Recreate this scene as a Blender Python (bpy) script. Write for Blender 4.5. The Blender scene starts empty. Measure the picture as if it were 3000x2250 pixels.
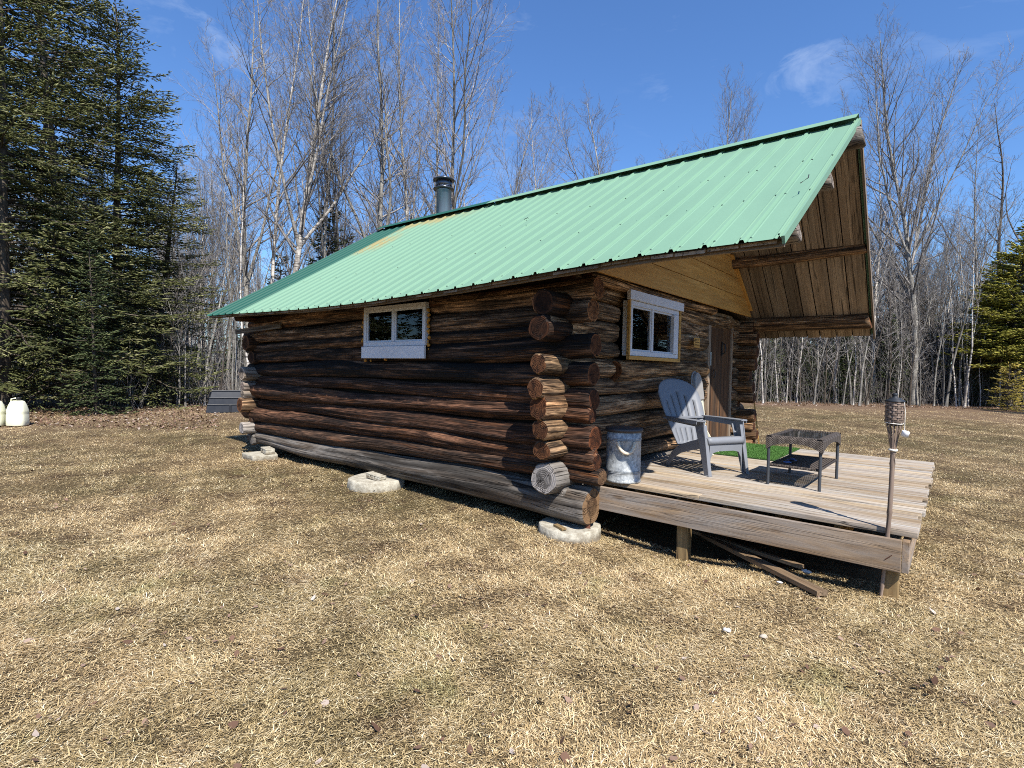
import bpy, math, random
import numpy as np
from mathutils import Vector, Matrix, Euler

# ------------------------------------------------------------------ camera
SC = bpy.context.scene
COL = SC.collection
F_PX, PX_W, PX_H = 1550.37, 3000.0, 2250.0
ROT = ((0.76602486, -0.0331254, 0.64195687),
       (0.6425001, 0.00840192, -0.76623954),
       (0.01998832, 0.99941589, 0.02771916))
CAM = Vector((0.0, 0.0, 1.5))
cam_data = bpy.data.cameras.new("camera")
cam = bpy.data.objects.new("camera", cam_data)
COL.objects.link(cam)
cam.matrix_world = Matrix.Translation(CAM) @ Matrix(ROT).to_4x4()
cam_data.sensor_width = 36.0
cam_data.lens = F_PX / PX_W * 36.0
cam_data.clip_start = 0.05
cam_data.clip_end = 2000.0
SC.camera = cam

# ------------------------------------------------------------------ world and sun
SUN_DIR = Vector((0.659, -0.370, 0.907)).normalized()
world = bpy.data.worlds.new("World")
SC.world = world
world.use_nodes = True
wn = world.node_tree
wn.nodes.clear()
def WN(t, **kw):
    n = wn.nodes.new(t)
    for k, v in kw.items():
        setattr(n, k, v)
    return n
sky = WN("ShaderNodeTexSky", sky_type='NISHITA', sun_disc=False)
sky.sun_elevation = math.asin(SUN_DIR.z)
sky.sun_rotation = math.atan2(SUN_DIR.x, SUN_DIR.y)
sky.altitude = 300.0
sky.air_density = 1.25
sky.dust_density = 0.25
sky.ozone_density = 3.0
tcw = WN("ShaderNodeTexCoord")
mapw = WN("ShaderNodeMapping")
mapw.inputs['Scale'].default_value = (1.6, 2.6, 6.5)
mapw.inputs['Rotation'].default_value = (0.25, 0.35, 0.5)
nz1 = WN("ShaderNodeTexNoise"); nz1.inputs['Scale'].default_value = 1.7; nz1.inputs['Detail'].default_value = 9
nz1.inputs['Roughness'].default_value = 0.62; nz1.inputs['Distortion'].default_value = 0.5
nz2 = WN("ShaderNodeTexNoise"); nz2.inputs['Scale'].default_value = 2.3; nz2.inputs['Detail'].default_value = 2
rm1 = WN("ShaderNodeValToRGB"); rm1.color_ramp.elements[0].position = 0.54; rm1.color_ramp.elements[1].position = 0.86
rm2 = WN("ShaderNodeValToRGB"); rm2.color_ramp.elements[0].position = 0.44; rm2.color_ramp.elements[1].position = 0.66
mulw = WN("ShaderNodeMath", operation='MULTIPLY')
mixw = WN("ShaderNodeMix", data_type='RGBA')
bg = WN("ShaderNodeBackground"); bg.inputs['Strength'].default_value = 0.089
outw = WN("ShaderNodeOutputWorld")
tint = WN("ShaderNodeMix", data_type='RGBA', blend_type='MULTIPLY')
tint.inputs[0].default_value = 1.0
tint.inputs[7].default_value = (0.66, 0.92, 1.28, 1)
L = wn.links.new
L(tcw.outputs['Generated'], mapw.inputs['Vector'])
L(mapw.outputs[0], nz1.inputs['Vector'])
L(tcw.outputs['Generated'], nz2.inputs['Vector'])
L(nz1.outputs['Fac'], rm1.inputs[0]); L(nz2.outputs['Fac'], rm2.inputs[0])
L(rm1.outputs[0], mulw.inputs[0]); L(rm2.outputs[0], mulw.inputs[1])
L(sky.outputs[0], tint.inputs[6])
L(mulw.outputs[0], mixw.inputs[0]); L(tint.outputs[2], mixw.inputs[6])
mixw.inputs[7].default_value = (6.0, 6.9, 8.4, 1)
L(mixw.outputs[2], bg.inputs['Color']); L(bg.outputs[0], outw.inputs[0])

sun_data = bpy.data.lights.new("sun", 'SUN')
sun_data.energy = 4.9
sun_data.angle = math.radians(0.53)
sun_data.color = (1.0, 0.95, 0.87)
sun = bpy.data.objects.new("sun", sun_data)
COL.objects.link(sun)
sun.rotation_euler = SUN_DIR.to_track_quat('Z', 'Y').to_euler()
SC.view_settings.view_transform = 'Standard'
SC.view_settings.look = 'None'
SC.view_settings.gamma = 1.0
SC.view_settings.exposure = 0.72
SC.cycles.filter_width = 1.0
SC.cycles.use_denoising = False
SC.cycles.use_adaptive_sampling = False
SC.cycles.max_bounces = 5
SC.cycles.sample_clamp_indirect = 1.5
SC.cycles.caustics_reflective = False
SC.cycles.caustics_refractive = False
SC.cycles.transparent_max_bounces = 8

rnd = random.Random(7)
nrs = np.random.RandomState(11)

# ------------------------------------------------------------------ helpers
def ray(px, py):
    return Matrix(ROT) @ Vector((px - PX_W / 2, -(py - PX_H / 2), -F_PX))
def at(px, py, ax, val):                        # a measured photo point on a known plane
    d = ray(px, py)
    return CAM + d * ((val - CAM[ax]) / d[ax])
def ground_at(px, depth):                       # ground point below column px at that depth
    d = ray(px, 1100.0) / F_PX * depth
    return Vector((d.x, d.y, 0.0))

def ground_z(x, y):
    x = np.asarray(x, float); y = np.asarray(y, float)
    z = -0.11 * np.exp(-((x + 1.75) ** 2 / 0.6 + (y - 5.0) ** 2 / 1.3))
    z -= 0.055 * np.exp(-((x + 2.7) / 1.5) ** 2 - ((y - 4.9) / 1.1) ** 2)
    z += 0.022 * np.sin(x * 1.3 + 0.7) * np.sin(y * 1.1 + 0.4) * np.clip((np.hypot(x + 3, y - 5) - 1.5) / 3, 0, 1)
    z += 0.012 * np.sin(x * 3.1 + y * 2.3) * np.clip((np.hypot(x + 3, y - 5) - 1.5) / 3, 0, 1)
    return z

def tag(o, label=None, cat=None, group=None, kind=None):
    if label: o["label"] = label
    if cat: o["category"] = cat
    if group: o["group"] = group
    if kind: o["kind"] = kind
    return o
def empty(name, loc, rz=0.0, label=None, cat=None, group=None):
    o = bpy.data.objects.new(name, None)
    o.empty_display_size = 0.2
    COL.objects.link(o)
    o.location = loc; o.rotation_euler = (0, 0, rz)
    return tag(o, label, cat, group)

class MB:
    def __init__(s):
        s.v = []; s.f = []; s.m = []; s.wc = []; s.sm = []; s.rv = []
    def add(s, vs, fs, mat=0, wc=None, smooth=False, rv=0.5):
        b = len(s.v)
        s.v.extend([tuple(v) for v in vs])
        s.wc.extend(wc if wc is not None else [tuple(v) for v in vs])
        s.rv.extend([rv] * len(vs))
        for f in fs:
            s.f.append(tuple(b + i for i in f)); s.m.append(mat); s.sm.append(smooth)
        return s
    def box(s, x0, x1, y0, y1, z0, z1, mat=0, M=None, wcf=None, rv=0.5):
        vs = [Vector((x, y, z)) for x in (x0, x1) for y in (y0, y1) for z in (z0, z1)]
        wc = [tuple(v) for v in vs] if wcf is None else [wcf(v) for v in vs]
        if M is not None: vs = [M @ v for v in vs]
        return s.add(vs, [(0, 1, 3, 2), (4, 6, 7, 5), (0, 4, 5, 1), (2, 3, 7, 6), (0, 2, 6, 4), (1, 5, 7, 3)], mat, wc, rv=rv)
    def beam(s, p0, p1, w0, h0, w1=None, h1=None, up=(0, 0, 1), mat=0, rv=0.5):
        p0 = Vector(p0); p1 = Vector(p1); w1 = w0 if w1 is None else w1; h1 = h0 if h1 is None else h1
        a = (p1 - p0).normalized(); up = Vector(up)
        u = a.cross(up)
        if u.length < 1e-4: u = a.cross(Vector((1, 0, 0)))
        u.normalize(); w = u.cross(a).normalized()
        vs = []
        for p, ww, hh in ((p0, w0, h0), (p1, w1, h1)):
            for sx, sy in ((-1, -1), (1, -1), (1, 1), (-1, 1)):
                vs.append(p + u * sx * ww / 2 + w * sy * hh / 2)
        ln = (p1 - p0).length
        wc = [(0, sx, sy) for sx, sy in ((0, 0), (w0, 0), (w0, h0), (0, h0))] + [(ln, sx, sy) for sx, sy in ((0, 0), (w0, 0), (w0, h0), (0, h0))]
        wc = [(c[0] + rv * 37, c[1], c[2]) for c in wc]
        return s.add(vs, [(0, 3, 2, 1), (4, 5, 6, 7), (0, 1, 5, 4), (1, 2, 6, 5), (2, 3, 7, 6), (3, 0, 4, 7)], mat, wc, rv=rv)
    def tube(s, pts, rad, n=8, mat=0, cap=True, smooth=True, rv=0.5):
        pts = [Vector(p) for p in pts]
        if not hasattr(rad, '__len__'): rad = [rad] * len(pts)
        vs = []; wc = []; ln = rv * 37
        ref = Vector((0.31, 0.77, 0.55))
        for i, p in enumerate(pts):
            a = (pts[min(i + 1, len(pts) - 1)] - pts[max(i - 1, 0)]).normalized()
            if i: ln += (p - pts[i - 1]).length
            u = a.cross(ref).normalized(); w = a.cross(u)
            for k in range(n):
                t = 2 * math.pi * k / n
                vs.append(p + (u * math.cos(t) + w * math.sin(t)) * rad[i])
                wc.append((ln, abs(t - math.pi) * rad[i], 0))
        fs = []
        for i in range(len(pts) - 1):
            for k in range(n):
                k2 = (k + 1) % n
                fs.append((i * n + k, i * n + k2, (i + 1) * n + k2, (i + 1) * n + k))
        s.add(vs, fs, mat, wc, smooth, rv)
        if cap:
            s.add(vs[:n], [tuple(range(n - 1, -1, -1))], mat, wc[:n], False, rv)
            s.add(vs[-n:], [tuple(range(n))], mat, wc[-n:], False, rv)
        return s
    def lathe(s, prof, c=(0, 0, 0), n=40, mat=0, smooth=True, M=None, rv=0.5):
        vs = []
        for r, z in prof:
            for k in range(n):
                t = 2 * math.pi * k / n
                vs.append(Vector((c[0] + r * math.cos(t), c[1] + r * math.sin(t), c[2] + z)))
        if M is not None: vs = [M @ v for v in vs]
        fs = []
        for i in range(len(prof) - 1):
            for k in range(n):
                k2 = (k + 1) % n
                fs.append((i * n + k, i * n + k2, (i + 1) * n + k2, (i + 1) * n + k))
        return s.add(vs, fs, mat, None, smooth, rv)
    def prism(s, poly, lo, hi, axis=2, mat=0, M=None, rv=0.5):       # closed outline extruded along an axis
        n = len(poly)
        def mk(a, b, h):
            return Vector((a, b, h)) if axis == 2 else (Vector((a, h, b)) if axis == 1 else Vector((h, a, b)))
        vs = [mk(a, b, lo) for a, b in poly] + [mk(a, b, hi) for a, b in poly]
        wc = [tuple(v) for v in vs]
        if M is not None: vs = [M @ v for v in vs]
        fs = [tuple(range(n - 1, -1, -1)), tuple(range(n, 2 * n))] + [(i, (i + 1) % n, n + (i + 1) % n, n + i) for i in range(n)]
        return s.add(vs, fs, mat, wc, False, rv)
    def build(s, name, mats, parent=None, bevel=0.0, world_space=True, color=None, solid=0.0):
        me = bpy.data.meshes.new(name)
        me.from_pydata(s.v, [], s.f)
        mats = mats if isinstance(mats, (list, tuple)) else [mats]
        for m in mats: me.materials.append(m)
        me.polygons.foreach_set("material_index", s.m)
        me.polygons.foreach_set("use_smooth", s.sm)
        a = me.attributes.new("wc", 'FLOAT_VECTOR', 'POINT'); a.data.foreach_set("vector", np.array(s.wc, float).ravel())
        b = me.attributes.new("rv", 'FLOAT', 'POINT'); b.data.foreach_set("value", s.rv)
        me.update()
        o = bpy.data.objects.new(name, me)
        COL.objects.link(o)
        if parent is not None:
            o.parent = parent
            if world_space:
                o.matrix_parent_inverse = chain(parent).inverted()
        if color: o.color = color
        if solid:
            m = o.modifiers.new("solid", 'SOLIDIFY'); m.thickness = solid; m.offset = 0
        if bevel:
            m = o.modifiers.new("bevel", 'BEVEL'); m.width = bevel; m.segments = 2; m.limit_method = 'ANGLE'; m.angle_limit = 0.6
            m.harden_normals = False
        return o
def chain(o):
    M = Matrix.Translation(o.location) @ o.rotation_euler.to_matrix().to_4x4()
    return chain(o.parent) @ o.matrix_parent_inverse @ M if o.parent else M

def np_mesh(name, V, quads=None, tris=None, mat=None, attrs=None, smooth=False):
    """big meshes from numpy arrays"""
    me = bpy.data.meshes.new(name)
    nq = 0 if quads is None else len(quads); nt = 0 if tris is None else len(tris)
    loops = []
    if nq: loops.append(np.asarray(quads).ravel())
    if nt: loops.append(np.asarray(tris).ravel())
    loops = np.concatenate(loops).astype(np.int32)
    me.vertices.add(len(V)); me.vertices.foreach_set("co", np.asarray(V, np.float32).ravel())
    me.loops.add(len(loops)); me.loops.foreach_set("vertex_index", loops)
    me.polygons.add(nq + nt)
    starts = np.concatenate([np.arange(nq) * 4, nq * 4 + np.arange(nt) * 3]).astype(np.int32)
    me.polygons.foreach_set("loop_start", starts)
    if smooth: me.polygons.foreach_set("use_smooth", np.ones(nq + nt, bool))
    for k, a in (attrs or {}).items():
        a = np.asarray(a, np.float32)
        at_ = me.attributes.new(k, 'FLOAT', 'POINT'); at_.data.foreach_set("value", a)
    if mat: me.materials.append(mat)
    me.update(calc_edges=True)
    return me

# ------------------------------------------------------------------ material helpers
class NT:
    def __init__(s, name, rough=0.8, spec=0.3, metal=0.0):
        s.m = bpy.data.materials.new(name); s.m.use_nodes = True
        s.t = s.m.node_tree
        s.b = s.t.nodes["Principled BSDF"]
        s.b.inputs['Roughness'].default_value = rough
        s.b.inputs['Specular IOR Level'].default_value = spec
        s.b.inputs['Metallic'].default_value = metal
    def n(s, typ, **kw):
        x = s.t.nodes.new(typ)
        for k, v in kw.items(): setattr(x, k, v)
        return x
    def put(s, sock, v):
        if isinstance(v, bpy.types.NodeSocket): s.t.links.new(v, sock)
        elif v is not None:
            if hasattr(sock.default_value, '__len__') and len(sock.default_value) == 4 and len(v) == 3: v = (*v, 1)
            sock.default_value = v
    def attr(s, name, out='Vector', typ='GEOMETRY'):
        x = s.n("ShaderNodeAttribute", attribute_name=name, attribute_type=typ); return x.outputs[out]
    def obj(s, out='Color'):
        return s.n("ShaderNodeObjectInfo").outputs[out]
    def coords(s, out='Object'):
        return s.n("ShaderNodeTexCoord").outputs[out]
    def map(s, vec, scale=(1, 1, 1), rot=(0, 0, 0), loc=(0, 0, 0)):
        x = s.n("ShaderNodeMapping"); s.put(x.inputs['Vector'], vec)
        x.inputs['Scale'].default_value = scale; x.inputs['Rotation'].default_value = rot; x.inputs['Location'].default_value = loc
        return x.outputs[0]
    def noise(s, vec, scale=1, detail=5, rough=0.55, dist=0.0):
        x = s.n("ShaderNodeTexNoise"); s.put(x.inputs['Vector'], vec)
        x.inputs['Scale'].default_value = scale; x.inputs['Detail'].default_value = detail
        x.inputs['Roughness'].default_value = rough; x.inputs['Distortion'].default_value = dist
        return x.outputs['Fac']
    def ramp(s, fac, stops):
        x = s.n("ShaderNodeValToRGB"); s.put(x.inputs[0], fac)
        e = x.color_ramp.elements
        while len(e) < len(stops): e.new(0.5)
        for i, (p, c) in enumerate(stops):
            e[i].position = p; e[i].color = (c, c, c, 1) if not hasattr(c, '__len__') else (*c, 1)
        return x.outputs[0]
    def mix(s, f, a, b, mode='MIX'):
        x = s.n("ShaderNodeMix", data_type='RGBA', blend_type=mode)
        s.put(x.inputs[0], f); s.put(x.inputs[6], a); s.put(x.inputs[7], b)
        return x.outputs[2]
    def math(s, op, a, b=None, c=None, clamp=False):
        x = s.n("ShaderNodeMath", operation=op, use_clamp=clamp); s.put(x.inputs[0], a)
        if b is not None: s.put(x.inputs[1], b)
        if c is not None: s.put(x.inputs[2], c)
        return x.outputs[0]
    def sep(s, v):
        x = s.n("ShaderNodeSeparateXYZ"); s.put(x.inputs[0], v); return x.outputs
    def comb(s, a, b, c):
        x = s.n("ShaderNodeCombineXYZ"); s.put(x.inputs[0], a); s.put(x.inputs[1], b); s.put(x.inputs[2], c); return x.outputs[0]
    def addv(s, v, o):
        x = s.n("ShaderNodeVectorMath", operation='ADD'); s.put(x.inputs[0], v); s.put(x.inputs[1], o); return x.outputs[0]
    def bump(s, h, strength=0.5, dist=0.01):
        x = s.n("ShaderNodeBump"); s.put(x.inputs['Height'], h)
        x.inputs['Strength'].default_value = strength; x.inputs['Distance'].default_value = dist
        s.put(s.b.inputs['Normal'], x.outputs[0])
    def color(s, c): s.put(s.b.inputs['Base Color'], c); return s
    def rough(s, c): s.put(s.b.inputs['Roughness'], c); return s

def wood(name, light, dark, stain=(0.03, 0.025, 0.02), stain_amt=0.3, streak=22, rough=0.8, grey=None, grey_amt=0.0, knots=True, per_object=False, orange=None, bump=0.5, along=1.0, jitter=0.5, crack_amt=0.85, dark_tops=False):
    """wood whose grain runs along wc.x; wc.y / wc.z are across the grain (metres)"""
    k = NT(name, rough, 0.25)
    wc = k.attr("wc")
    rv = k.attr("rv", 'Fac')
    off = k.comb(k.math('MULTIPLY', rv, 91.7), k.math('MULTIPLY', rv, 13.1), 0.0)
    v = k.addv(wc, off)
    st = k.noise(k.map(v, (2.4 * along, streak * 1.5, streak * 1.5) if dark_tops else (1.3 * along, streak * 2.2, streak * 2.2)), 1, 8, 0.66, 0.7 if dark_tops else 0.25)
    fine = k.noise(k.map(v, (7 * along, streak * 9, streak * 9)), 1, 4, 0.6)
    big = k.noise(k.map(v, (0.55 * along, 5, 5)), 1, 5, 0.6, 0.6)
    big2 = k.noise(k.map(v, (0.8 * along, 7, 7), loc=(31, 4, 2)), 1, 5, 0.65, 0.4)
    crk = k.noise(k.map(v, (0.5 * along, 16, 16), rot=(0, 0, 0.05)), 1, 3, 0.5, 0.3)
    crack = k.ramp(k.math('ABSOLUTE', k.math('SUBTRACT', crk, 0.5)), [(0.0, 1.0), (0.045 if dark_tops else 0.018, 0.0)])
    if dark_tops:
        crk2 = k.noise(k.map(v, (1.1, 38, 38), rot=(0, 0, 0.03), loc=(5, 0, 0)), 1, 2, 0.5, 0.2)
        crack = k.math('MAXIMUM', crack, k.ramp(k.math('ABSOLUTE', k.math('SUBTRACT', crk2, 0.5)), [(0.0, 0.45), (0.04, 0.0)]))
    base = k.mix(k.ramp(st, [(0.37, 0.0), (0.62, 1.0)] if dark_tops else [(0.32, 0.0), (0.68, 1.0)]), dark, light)
    base = k.mix(k.math('MULTIPLY', k.ramp(fine, [(0.35, 1.0), (0.6, 0.0)]), 0.45), base, dark)
    if dark_tops:
        pt = k.noise(k.map(v, (1.7, 11, 11), loc=(9, 2, 7)), 1, 6, 0.68, 0.9)
        pv = k.ramp(pt, [(0.34, 0.28), (0.50, 0.85), (0.66, 1.75)])
        base = k.mix(1.0, base, pv, 'MULTIPLY')
    if per_object:
        base = k.mix(1.0, base, k.obj('Color'), 'MULTIPLY')
    else:
        jit = k.math('MULTIPLY_ADD', rv, jitter, 1 - jitter / 2)
        base = k.mix(1.0, base, k.comb(jit, jit, jit), 'MULTIPLY')
    if orange:
        base = k.mix(k.math('MULTIPLY', k.ramp(big2, [(0.53, 0.0), (0.66, 1.0)]), 0.85), base, k.mix(st, [c * 0.35 for c in orange], orange))
    if grey:
        base = k.mix(k.math('MULTIPLY', k.ramp(big2, [(0.40, 0.0), (0.60, 1.0)]), grey_amt), base, k.mix(st, [c * 0.35 for c in grey], grey))
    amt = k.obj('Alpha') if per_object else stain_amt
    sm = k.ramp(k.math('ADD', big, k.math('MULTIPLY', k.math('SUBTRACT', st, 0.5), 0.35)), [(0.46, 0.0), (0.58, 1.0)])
    if dark_tops:  # upward facing surfaces go darker, broken up by noise
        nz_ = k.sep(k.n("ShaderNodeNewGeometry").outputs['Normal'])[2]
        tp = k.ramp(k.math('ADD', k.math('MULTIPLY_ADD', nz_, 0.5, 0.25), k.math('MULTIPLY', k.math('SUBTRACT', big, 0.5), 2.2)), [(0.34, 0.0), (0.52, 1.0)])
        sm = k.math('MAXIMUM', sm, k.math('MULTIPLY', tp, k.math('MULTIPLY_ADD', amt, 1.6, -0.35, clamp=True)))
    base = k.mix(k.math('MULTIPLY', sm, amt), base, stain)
    base = k.mix(k.math('MULTIPLY', crack, crack_amt), base, (0.008, 0.006, 0.005))
    if knots:
        vo = k.n("ShaderNodeTexVoronoi"); k.put(vo.inputs['Vector'], k.map(v, (1.6, 5.5, 5.5))); vo.inputs['Scale'].default_value = 1.0
        kn = k.ramp(vo.outputs['Distance'], [(0.05, 1.0), (0.13, 0.0)])
        base = k.mix(k.math('MULTIPLY', kn, 0.75), base, k.mix(0.5, dark, stain))
    k.color(base)
    h = k.math('SUBTRACT', k.math('ADD', k.math('MULTIPLY', st, 0.6), k.math('MULTIPLY', fine, 0.25)), k.math('MULTIPLY', crack, 0.9))
    k.bump(h, bump, 0.02)
    return k.m

def end_grain(name, light, dark):
    k = NT(name, 0.85, 0.2)
    wc = k.attr("wc")
    s = k.sep(wc)
    # wc here is (seed, y, z) from the pith
    yz = k.comb(0.0, s[1], s[2])
    ln = k.n("ShaderNodeVectorMath", operation='LENGTH'); k.put(ln.inputs[0], yz)
    nz = k.noise(k.map(wc, (1, 9, 9)), 1, 4, 0.6)
    rr = k.math('ADD', ln.outputs['Value'], k.math('MULTIPLY', nz, 0.055))
    ring = k.math('SINE', k.math('MULTIPLY', rr, 380.0))
    dark_c = k.ramp(k.noise(k.map(wc, (1, 14, 14)), 1, 5, 0.7), [(0.35, 0.0), (0.65, 1.0)])
    base = k.mix(dark_c, dark, light)
    base = k.mix(k.math('MULTIPLY', k.math('MULTIPLY_ADD', ring, 0.5, 0.5), 0.4), base, dark)
    rim_ = k.ramp(k.math('DIVIDE', ln.outputs['Value'], k.math('MAXIMUM', k.sep(k.attr('wc'))[0], 0.0) if False else 0.1), [(0.80, 0.0), (0.93, 1.0)])
    base = k.mix(k.math('MULTIPLY', rim_, 0.55), base, [min(1, c * 1.7) for c in light])
    base = k.mix(1.0, base, k.obj('Color'), 'MULTIPLY')
    at2 = k.n("ShaderNodeMath", operation='ARCTAN2'); k.put(at2.inputs[0], s[2]); k.put(at2.inputs[1], s[1])
    rad = k.noise(k.comb(k.math('MULTIPLY', at2.outputs[0], 1.1), s[0], k.math('MULTIPLY', rr, 3.0)), 1.3, 3, 0.5)
    crack = k.ramp(k.math('ABSOLUTE', k.math('SUBTRACT', rad, 0.52)), [(0.0, 1.0), (0.022, 0.0)])
    base = k.mix(k.math('MULTIPLY', crack, 0.8), base, (0.012, 0.008, 0.006))
    k.color(base)
    k.bump(k.math('SUBTRACT', k.math('MULTIPLY', ring, 0.15), crack), 0.7, 0.01)
    return k.m

def plain(name, col, rough=0.6, spec=0.3, metal=0.0, var=0.12, nscale=18, bump=0.08):
    k = NT(name, rough, spec, metal)
    c = k.coords()
    n = k.noise(c, nscale, 5, 0.6); n2 = k.noise(c, nscale * 0.18, 3, 0.5)
    f = k.math('ADD', k.math('MULTIPLY', n, 0.5), k.math('MULTIPLY', n2, 0.5))
    k.color(k.mix(k.ramp(f, [(0.3, 0.0), (0.7, 1.0)]), [x * (1 - var) for x in col], [min(1, x * (1 + var)) for x in col]))
    k.rough(k.math('MULTIPLY_ADD', n, 0.25, rough - 0.12))
    if bump: k.bump(n, bump, 0.01)
    return k.m

M_LOG = wood("weathered_log", (0.42, 0.28, 0.19), (0.045, 0.026, 0.017), per_object=True, rough=0.78, stain=(0.006, 0.005, 0.0045), orange=(0.33, 0.12, 0.035), bump=0.9, streak=16, dark_tops=True)
M_LOG_GREY = wood("silvered_log", (0.42, 0.37, 0.31), (0.07, 0.06, 0.052), per_object=True, rough=0.85, stain=(0.012, 0.011, 0.010), bump=0.9, streak=16, grey=(0.45, 0.42, 0.38), grey_amt=0.6)
M_LOG_TAN = wood("peeled_log", (0.84, 0.61, 0.38), (0.10, 0.058, 0.032), per_object=True, rough=0.78, stain=(0.010, 0.008, 0.006), bump=0.9, streak=16, dark_tops=True)
M_END = end_grain("log_end_grain", (0.22, 0.105, 0.05), (0.028, 0.012, 0.007))
M_END_TAN = end_grain("fresh_end_grain", (0.42, 0.29, 0.17), (0.12, 0.07, 0.04))
M_END_GREY = end_grain("silvered_end_grain", (0.34, 0.31, 0.28), (0.06, 0.055, 0.05))
M_DECK = wood("deck_wood", (0.58, 0.47, 0.32), (0.24, 0.17, 0.10), stain=(0.20, 0.12, 0.06), stain_amt=0.35, grey=(0.62, 0.59, 0.55), grey_amt=0.75, streak=20, bump=0.35, along=0.8)
M_RIM = wood("rim_wood", (0.44, 0.31, 0.19), (0.16, 0.10, 0.055), stain=(0.10, 0.06, 0.03), stain_amt=0.4, grey=(0.42, 0.39, 0.36), grey_amt=0.75, streak=6, bump=0.25, along=0.9, crack_amt=0.25)
M_POST = wood("post_wood", (0.40, 0.28, 0.13), (0.17, 0.11, 0.05), stain_amt=0.15, streak=16, bump=0.25, knots=False)
M_SIDING = wood("stained_siding", (0.80, 0.46, 0.14), (0.52, 0.26, 0.06), stain=(0.20, 0.11, 0.05), stain_amt=0.25, streak=7, bump=0.1, rough=0.6, crack_amt=0.12)
M_SOFFIT = wood("aged_boards", (0.46, 0.35, 0.25), (0.17, 0.12, 0.08), stain=(0.03, 0.02, 0.013), stain_amt=0.45, grey=(0.46, 0.39, 0.31), grey_amt=0.5, streak=8, bump=0.3, jitter=1.1, along=0.5)
M_DOOR = wood("door_wood", (0.20, 0.10, 0.048), (0.035, 0.017, 0.009), stain_amt=0.6, streak=18, bump=0.4, orange=(0.24, 0.13, 0.06))
M_TRIM_Y = wood("new_pine", (0.62, 0.36, 0.11), (0.45, 0.24, 0.06), stain_amt=0.05, streak=10, bump=0.1, knots=False)
M_OLD_PLANK = wood("old_plank", (0.34, 0.24, 0.15), (0.12, 0.075, 0.04), stain_amt=0.3, streak=16, bump=0.4)
M_WHITE = plain("white_vinyl", (0.62, 0.63, 0.66), 0.45, 0.4, var=0.04, bump=0.0)
M_WHITE_BOARD = plain("white_painted_board", (0.66, 0.66, 0.68), 0.6, 0.3, var=0.1, nscale=9)
M_BLACK = plain("black_iron", (0.018, 0.018, 0.02), 0.5, 0.4)
M_STEEL = plain("dull_steel", (0.35, 0.36, 0.38), 0.4, 0.5, metal=0.8)
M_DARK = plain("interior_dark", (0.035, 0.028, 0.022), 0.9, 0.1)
M_CONC = plain("concrete", (0.50, 0.475, 0.40), 0.9, 0.2, var=0.16, nscale=30, bump=0.3)
M_RUST = plain("rusty_iron", (0.11, 0.045, 0.028), 0.85, 0.2, var=0.4, nscale=60, bump=0.3)
M_FOAM = plain("spray_foam", (0.42, 0.20, 0.035), 0.8, 0.2, var=0.25, nscale=40, bump=0.4)

def glass_mat():
    k = NT("window_glass", 0.03, 0.5)
    out = [n for n in k.t.nodes if n.type == 'OUTPUT_MATERIAL'][0]
    tr = k.n("ShaderNodeBsdfTransparent"); tr.inputs[0].default_value = (0.72, 0.76, 0.76, 1)
    gl = k.n("ShaderNodeBsdfGlossy"); gl.inputs['Roughness'].default_value = 0.01; gl.inputs[0].default_value = (0.9, 0.95, 1, 1)
    fr = k.n("ShaderNodeFresnel"); fr.inputs['IOR'].default_value = 1.5
    mx = k.n("ShaderNodeMixShader")
    k.t.links.new(fr.outputs[0], mx.inputs[0]); k.t.links.new(tr.outputs[0], mx.inputs[1]); k.t.links.new(gl.outputs[0], mx.inputs[2])
    k.t.links.new(mx.outputs[0], out.inputs['Surface'])
    return k.m
M_GLASS = glass_mat()

def roof_mat(name, col, stains=False):
    k = NT(name, 0.6, 0.22)
    c = k.coords()
    wc = k.attr("wc")
    n = k.noise(k.map(c, (2.5, 0.7, 0.7)), 1.5, 6, 0.6)
    n2 = k.noise(c, 90, 3, 0.6)
    base = k.mix(n, [x * 0.90 for x in col], [min(1, x * 1.08) for x in col])
    base = k.mix(k.math('MULTIPLY', k.ramp(n2, [(0.4, 0.0), (0.7, 1.0)]), 0.22), base, [min(1, x * 1.25) for x in col])
    if stains:       # resin and pollen stains below the ridge by the flue, along wc = (x, slope metres from ridge)
        s = k.sep(wc)
        near = k.ramp(k.math('ADD', s[1], k.math('MULTIPLY', k.math('SUBTRACT', k.noise(k.map(wc, (3.2, 1.1, 1)), 1.2, 4, 0.6), 0.5), 1.1)), [(0.26, 1.0), (0.52, 0.0)])
        xr = k.math('MULTIPLY', k.ramp(k.math('DIVIDE', k.math('ADD', s[0], 9.0), 4.0), [(0.0, 1.0), (0.60, 1.0), (0.70, 0.35), (0.85, 0.0)]),
                    k.ramp(k.noise(k.map(wc, (2.5, 1.6, 1), loc=(3, 1, 0)), 1.5, 5, 0.7), [(0.36, 0.0), (0.50, 1.0)]))
        f = k.math('MULTIPLY', near, xr)
        s2x = k.math('SUBTRACT', 1.0, k.math('DIVIDE', k.math('ABSOLUTE', k.math('ADD', s[0], 7.75)), 0.7), clamp=True)
        s2y = k.math('SUBTRACT', 1.0, k.math('DIVIDE', k.math('ABSOLUTE', k.math('SUBTRACT', s[1], 1.00)), 0.45), clamp=True)
        f2 = k.math('MULTIPLY', k.math('MULTIPLY', s2x, s2y), k.ramp(k.noise(k.map(wc, (5, 2, 1)), 1.7, 5, 0.7), [(0.40, 0.0), (0.50, 2.6)]))
        f = k.math('MAXIMUM', f, f2, clamp=True)
        base = k.mix(k.math('MULTIPLY', f, 0.65), base, (0.33, 0.21, 0.06))
    k.color(base)
    k.bump(n2, 0.06, 0.005)
    k.rough(k.math('MULTIPLY_ADD', n, 0.2, 0.5))
    return k.m
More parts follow.
